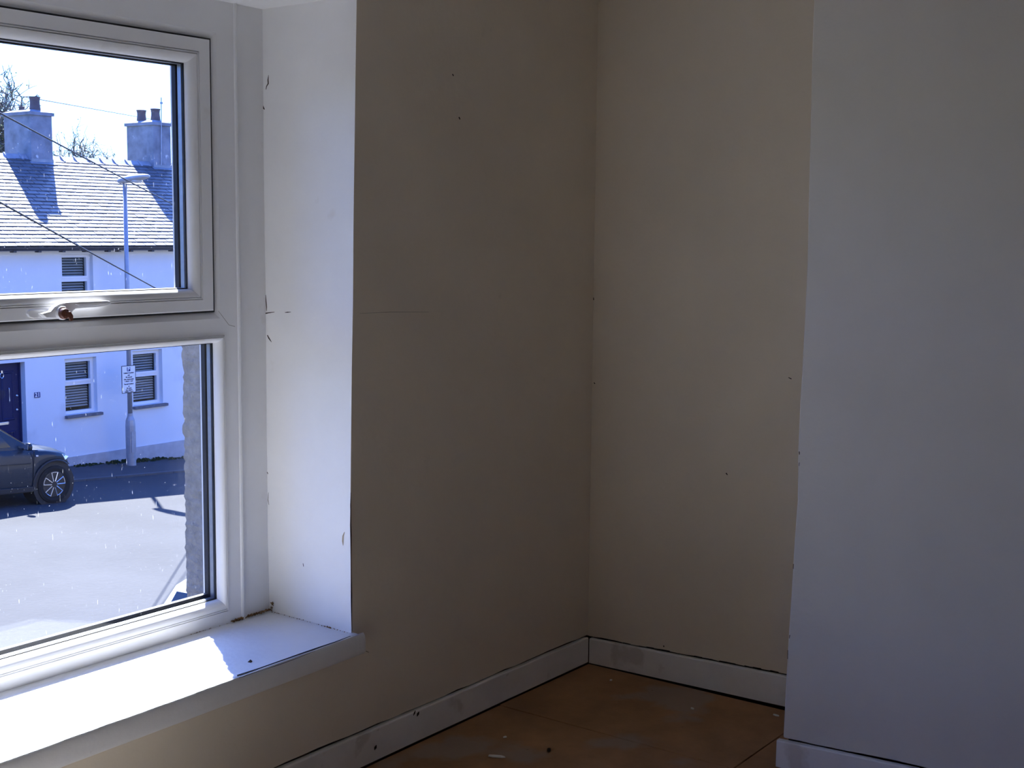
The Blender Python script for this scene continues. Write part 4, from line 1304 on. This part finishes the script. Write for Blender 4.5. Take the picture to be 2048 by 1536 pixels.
        for c_ in (0, WB):
            pts = [(c_ + (AR + .012) * math.cos(math.pi * i / 14), s_ * (interp(hw_t, c_ + AR * math.cos(math.pi * i / 14)) * .995), WZ + (AR + .012) * math.sin(math.pi * i / 14)) for i in range(15)]
            MB().tube(pts, .022, 6).build('arch_trim', M['clad'], car)
            MB().lathe([(AR, 0), (AR, -s_ * .30), (.02, -s_ * .31)], 20, 'y', (c_, s_ * .77, WZ)).build('arch_liner', M['clad'], car)
            # wheel
            wy = s_ * .69
            o_ = MB().lathe([(.19, .085 * s_), (.235, .10 * s_), (.272, .092 * s_), (WR, .06 * s_), (WR, -.07 * s_), (.26, -.09 * s_), (.19, -.09 * s_)], 28, 'y', (0, 0, 0)).build('wheel', M['tyre'], car)
            o_.location = (c_, wy, WZ)
            smooth_by_angle(o_, 30)
            MB().lathe([(.193, .088 * s_), (.185, .09 * s_), (.18, .062 * s_), (.05, .070 * s_), (.045, .085 * s_), (.01, .087 * s_)], 24, 'y').build('rim', M['rim'], o_)
            sp = MB()
            for j in range(5):
                for e in (-1, 1):
                    a0 = 2 * math.pi * j / 5 + math.pi / 2
                    a1 = a0 + e * .30
                    p_, q_ = (math.cos(a0 + e * .35) * .045, math.sin(a0 + e * .35) * .045), (math.cos(a1) * .183, math.sin(a1) * .183)
                    sp.tube([(p_[0], s_ * .089, p_[1]), (q_[0], s_ * .089, q_[1])], .0085, 5)
                a_s = [2 * math.pi * j / 5 + math.pi / 2 - .30 + .15 * k_ for k_ in range(5)]
                sp.tube([(math.cos(a_) * .178, s_ * .089, math.sin(a_) * .178) for a_ in a_s], .006, 5)
            sp.build('spokes', M['cut'], o_)
        yb_ = s_ * .803
        for (xa, xb, za, zb2) in ((-.375, -.368, .34, .80), (-1.585, -1.578, .29, .82)):
            MB().box(xa, xb, min(yb_ - .006, yb_ + .002), max(yb_ - .006, yb_ + .002), za, zb2).build('door_seam', M['gasket'], car)
        MB().box(-1.48, -1.34, min(s_ * .795, s_ * .818), max(s_ * .795, s_ * .818), .70, .725).build('door_handle', paint, car, bevel=.006)
        MB().box(-.335, -.30, min(s_ * .795, s_ * .806), max(s_ * .795, s_ * .806), .715, .735).build('side_repeater', M['lamp_glass'], car)
        MB().box(-1.9, -.42, min(s_ * .798, s_ * .808), max(s_ * .798, s_ * .808), .615, .628).build('waist_strip', M['clad'], car)
        # headlamp and tail lamp
        hl_ = MB().add([(.10, s_ * .755, .715), (.28, s_ * .655, .66), (.37, s_ * .50, .585), (.385, s_ * .44, .50), (.33, s_ * .62, .54), (.16, s_ * .76, .63)], [(0, 1, 2, 3, 4, 5)])
        hl_.add([(.06, s_ * .70, .715), (.24, s_ * .58, .66), (.30, s_ * .44, .585), (.30, s_ * .40, .50), (.28, s_ * .55, .54), (.10, s_ * .70, .63)], [(0, 1, 2, 3, 4, 5)])
        hl_.add([], [])
        for i in range(6): hl_.f.append((i, (i + 1) % 6, (i + 1) % 6 + 6, i + 6))
        for vtx in range(6): hl_.v[vtx] = hl_.v[vtx] + Vector((.018, s_ * .022, .01))
        hl_.build('headlamp', M['lamp_glass'], car)
        MB().box(-3.10, -2.99, min(s_ * .56, s_ * .73), max(s_ * .56, s_ * .73), .60, .80).build('tail_lamp', mat('tail_lamp_red', (.25, .02, .02), .2, .5), car, bevel=.02)
    MB().box(.30, .405, -.40, .40, .44, .56).build('grille', M['clad'], car, bevel=.02)
    MB().box(.24, .41, -.52, .52, .24, .36).build('bumper', M['clad'], car, bevel=.03)
    return car
slope_ang = math.atan(SL)
make_car('dark blue-green car parked outside the white cottage', (11.432, 16.73 + .80, gz(11.432)), 0, slope_ang, M['car_dark'])
make_car('silver-white car on the near side of the road, mostly hidden by the rough wall edge', (8.50, 6.42, gz(8.50)), 0, slope_ang, M['car_white'])
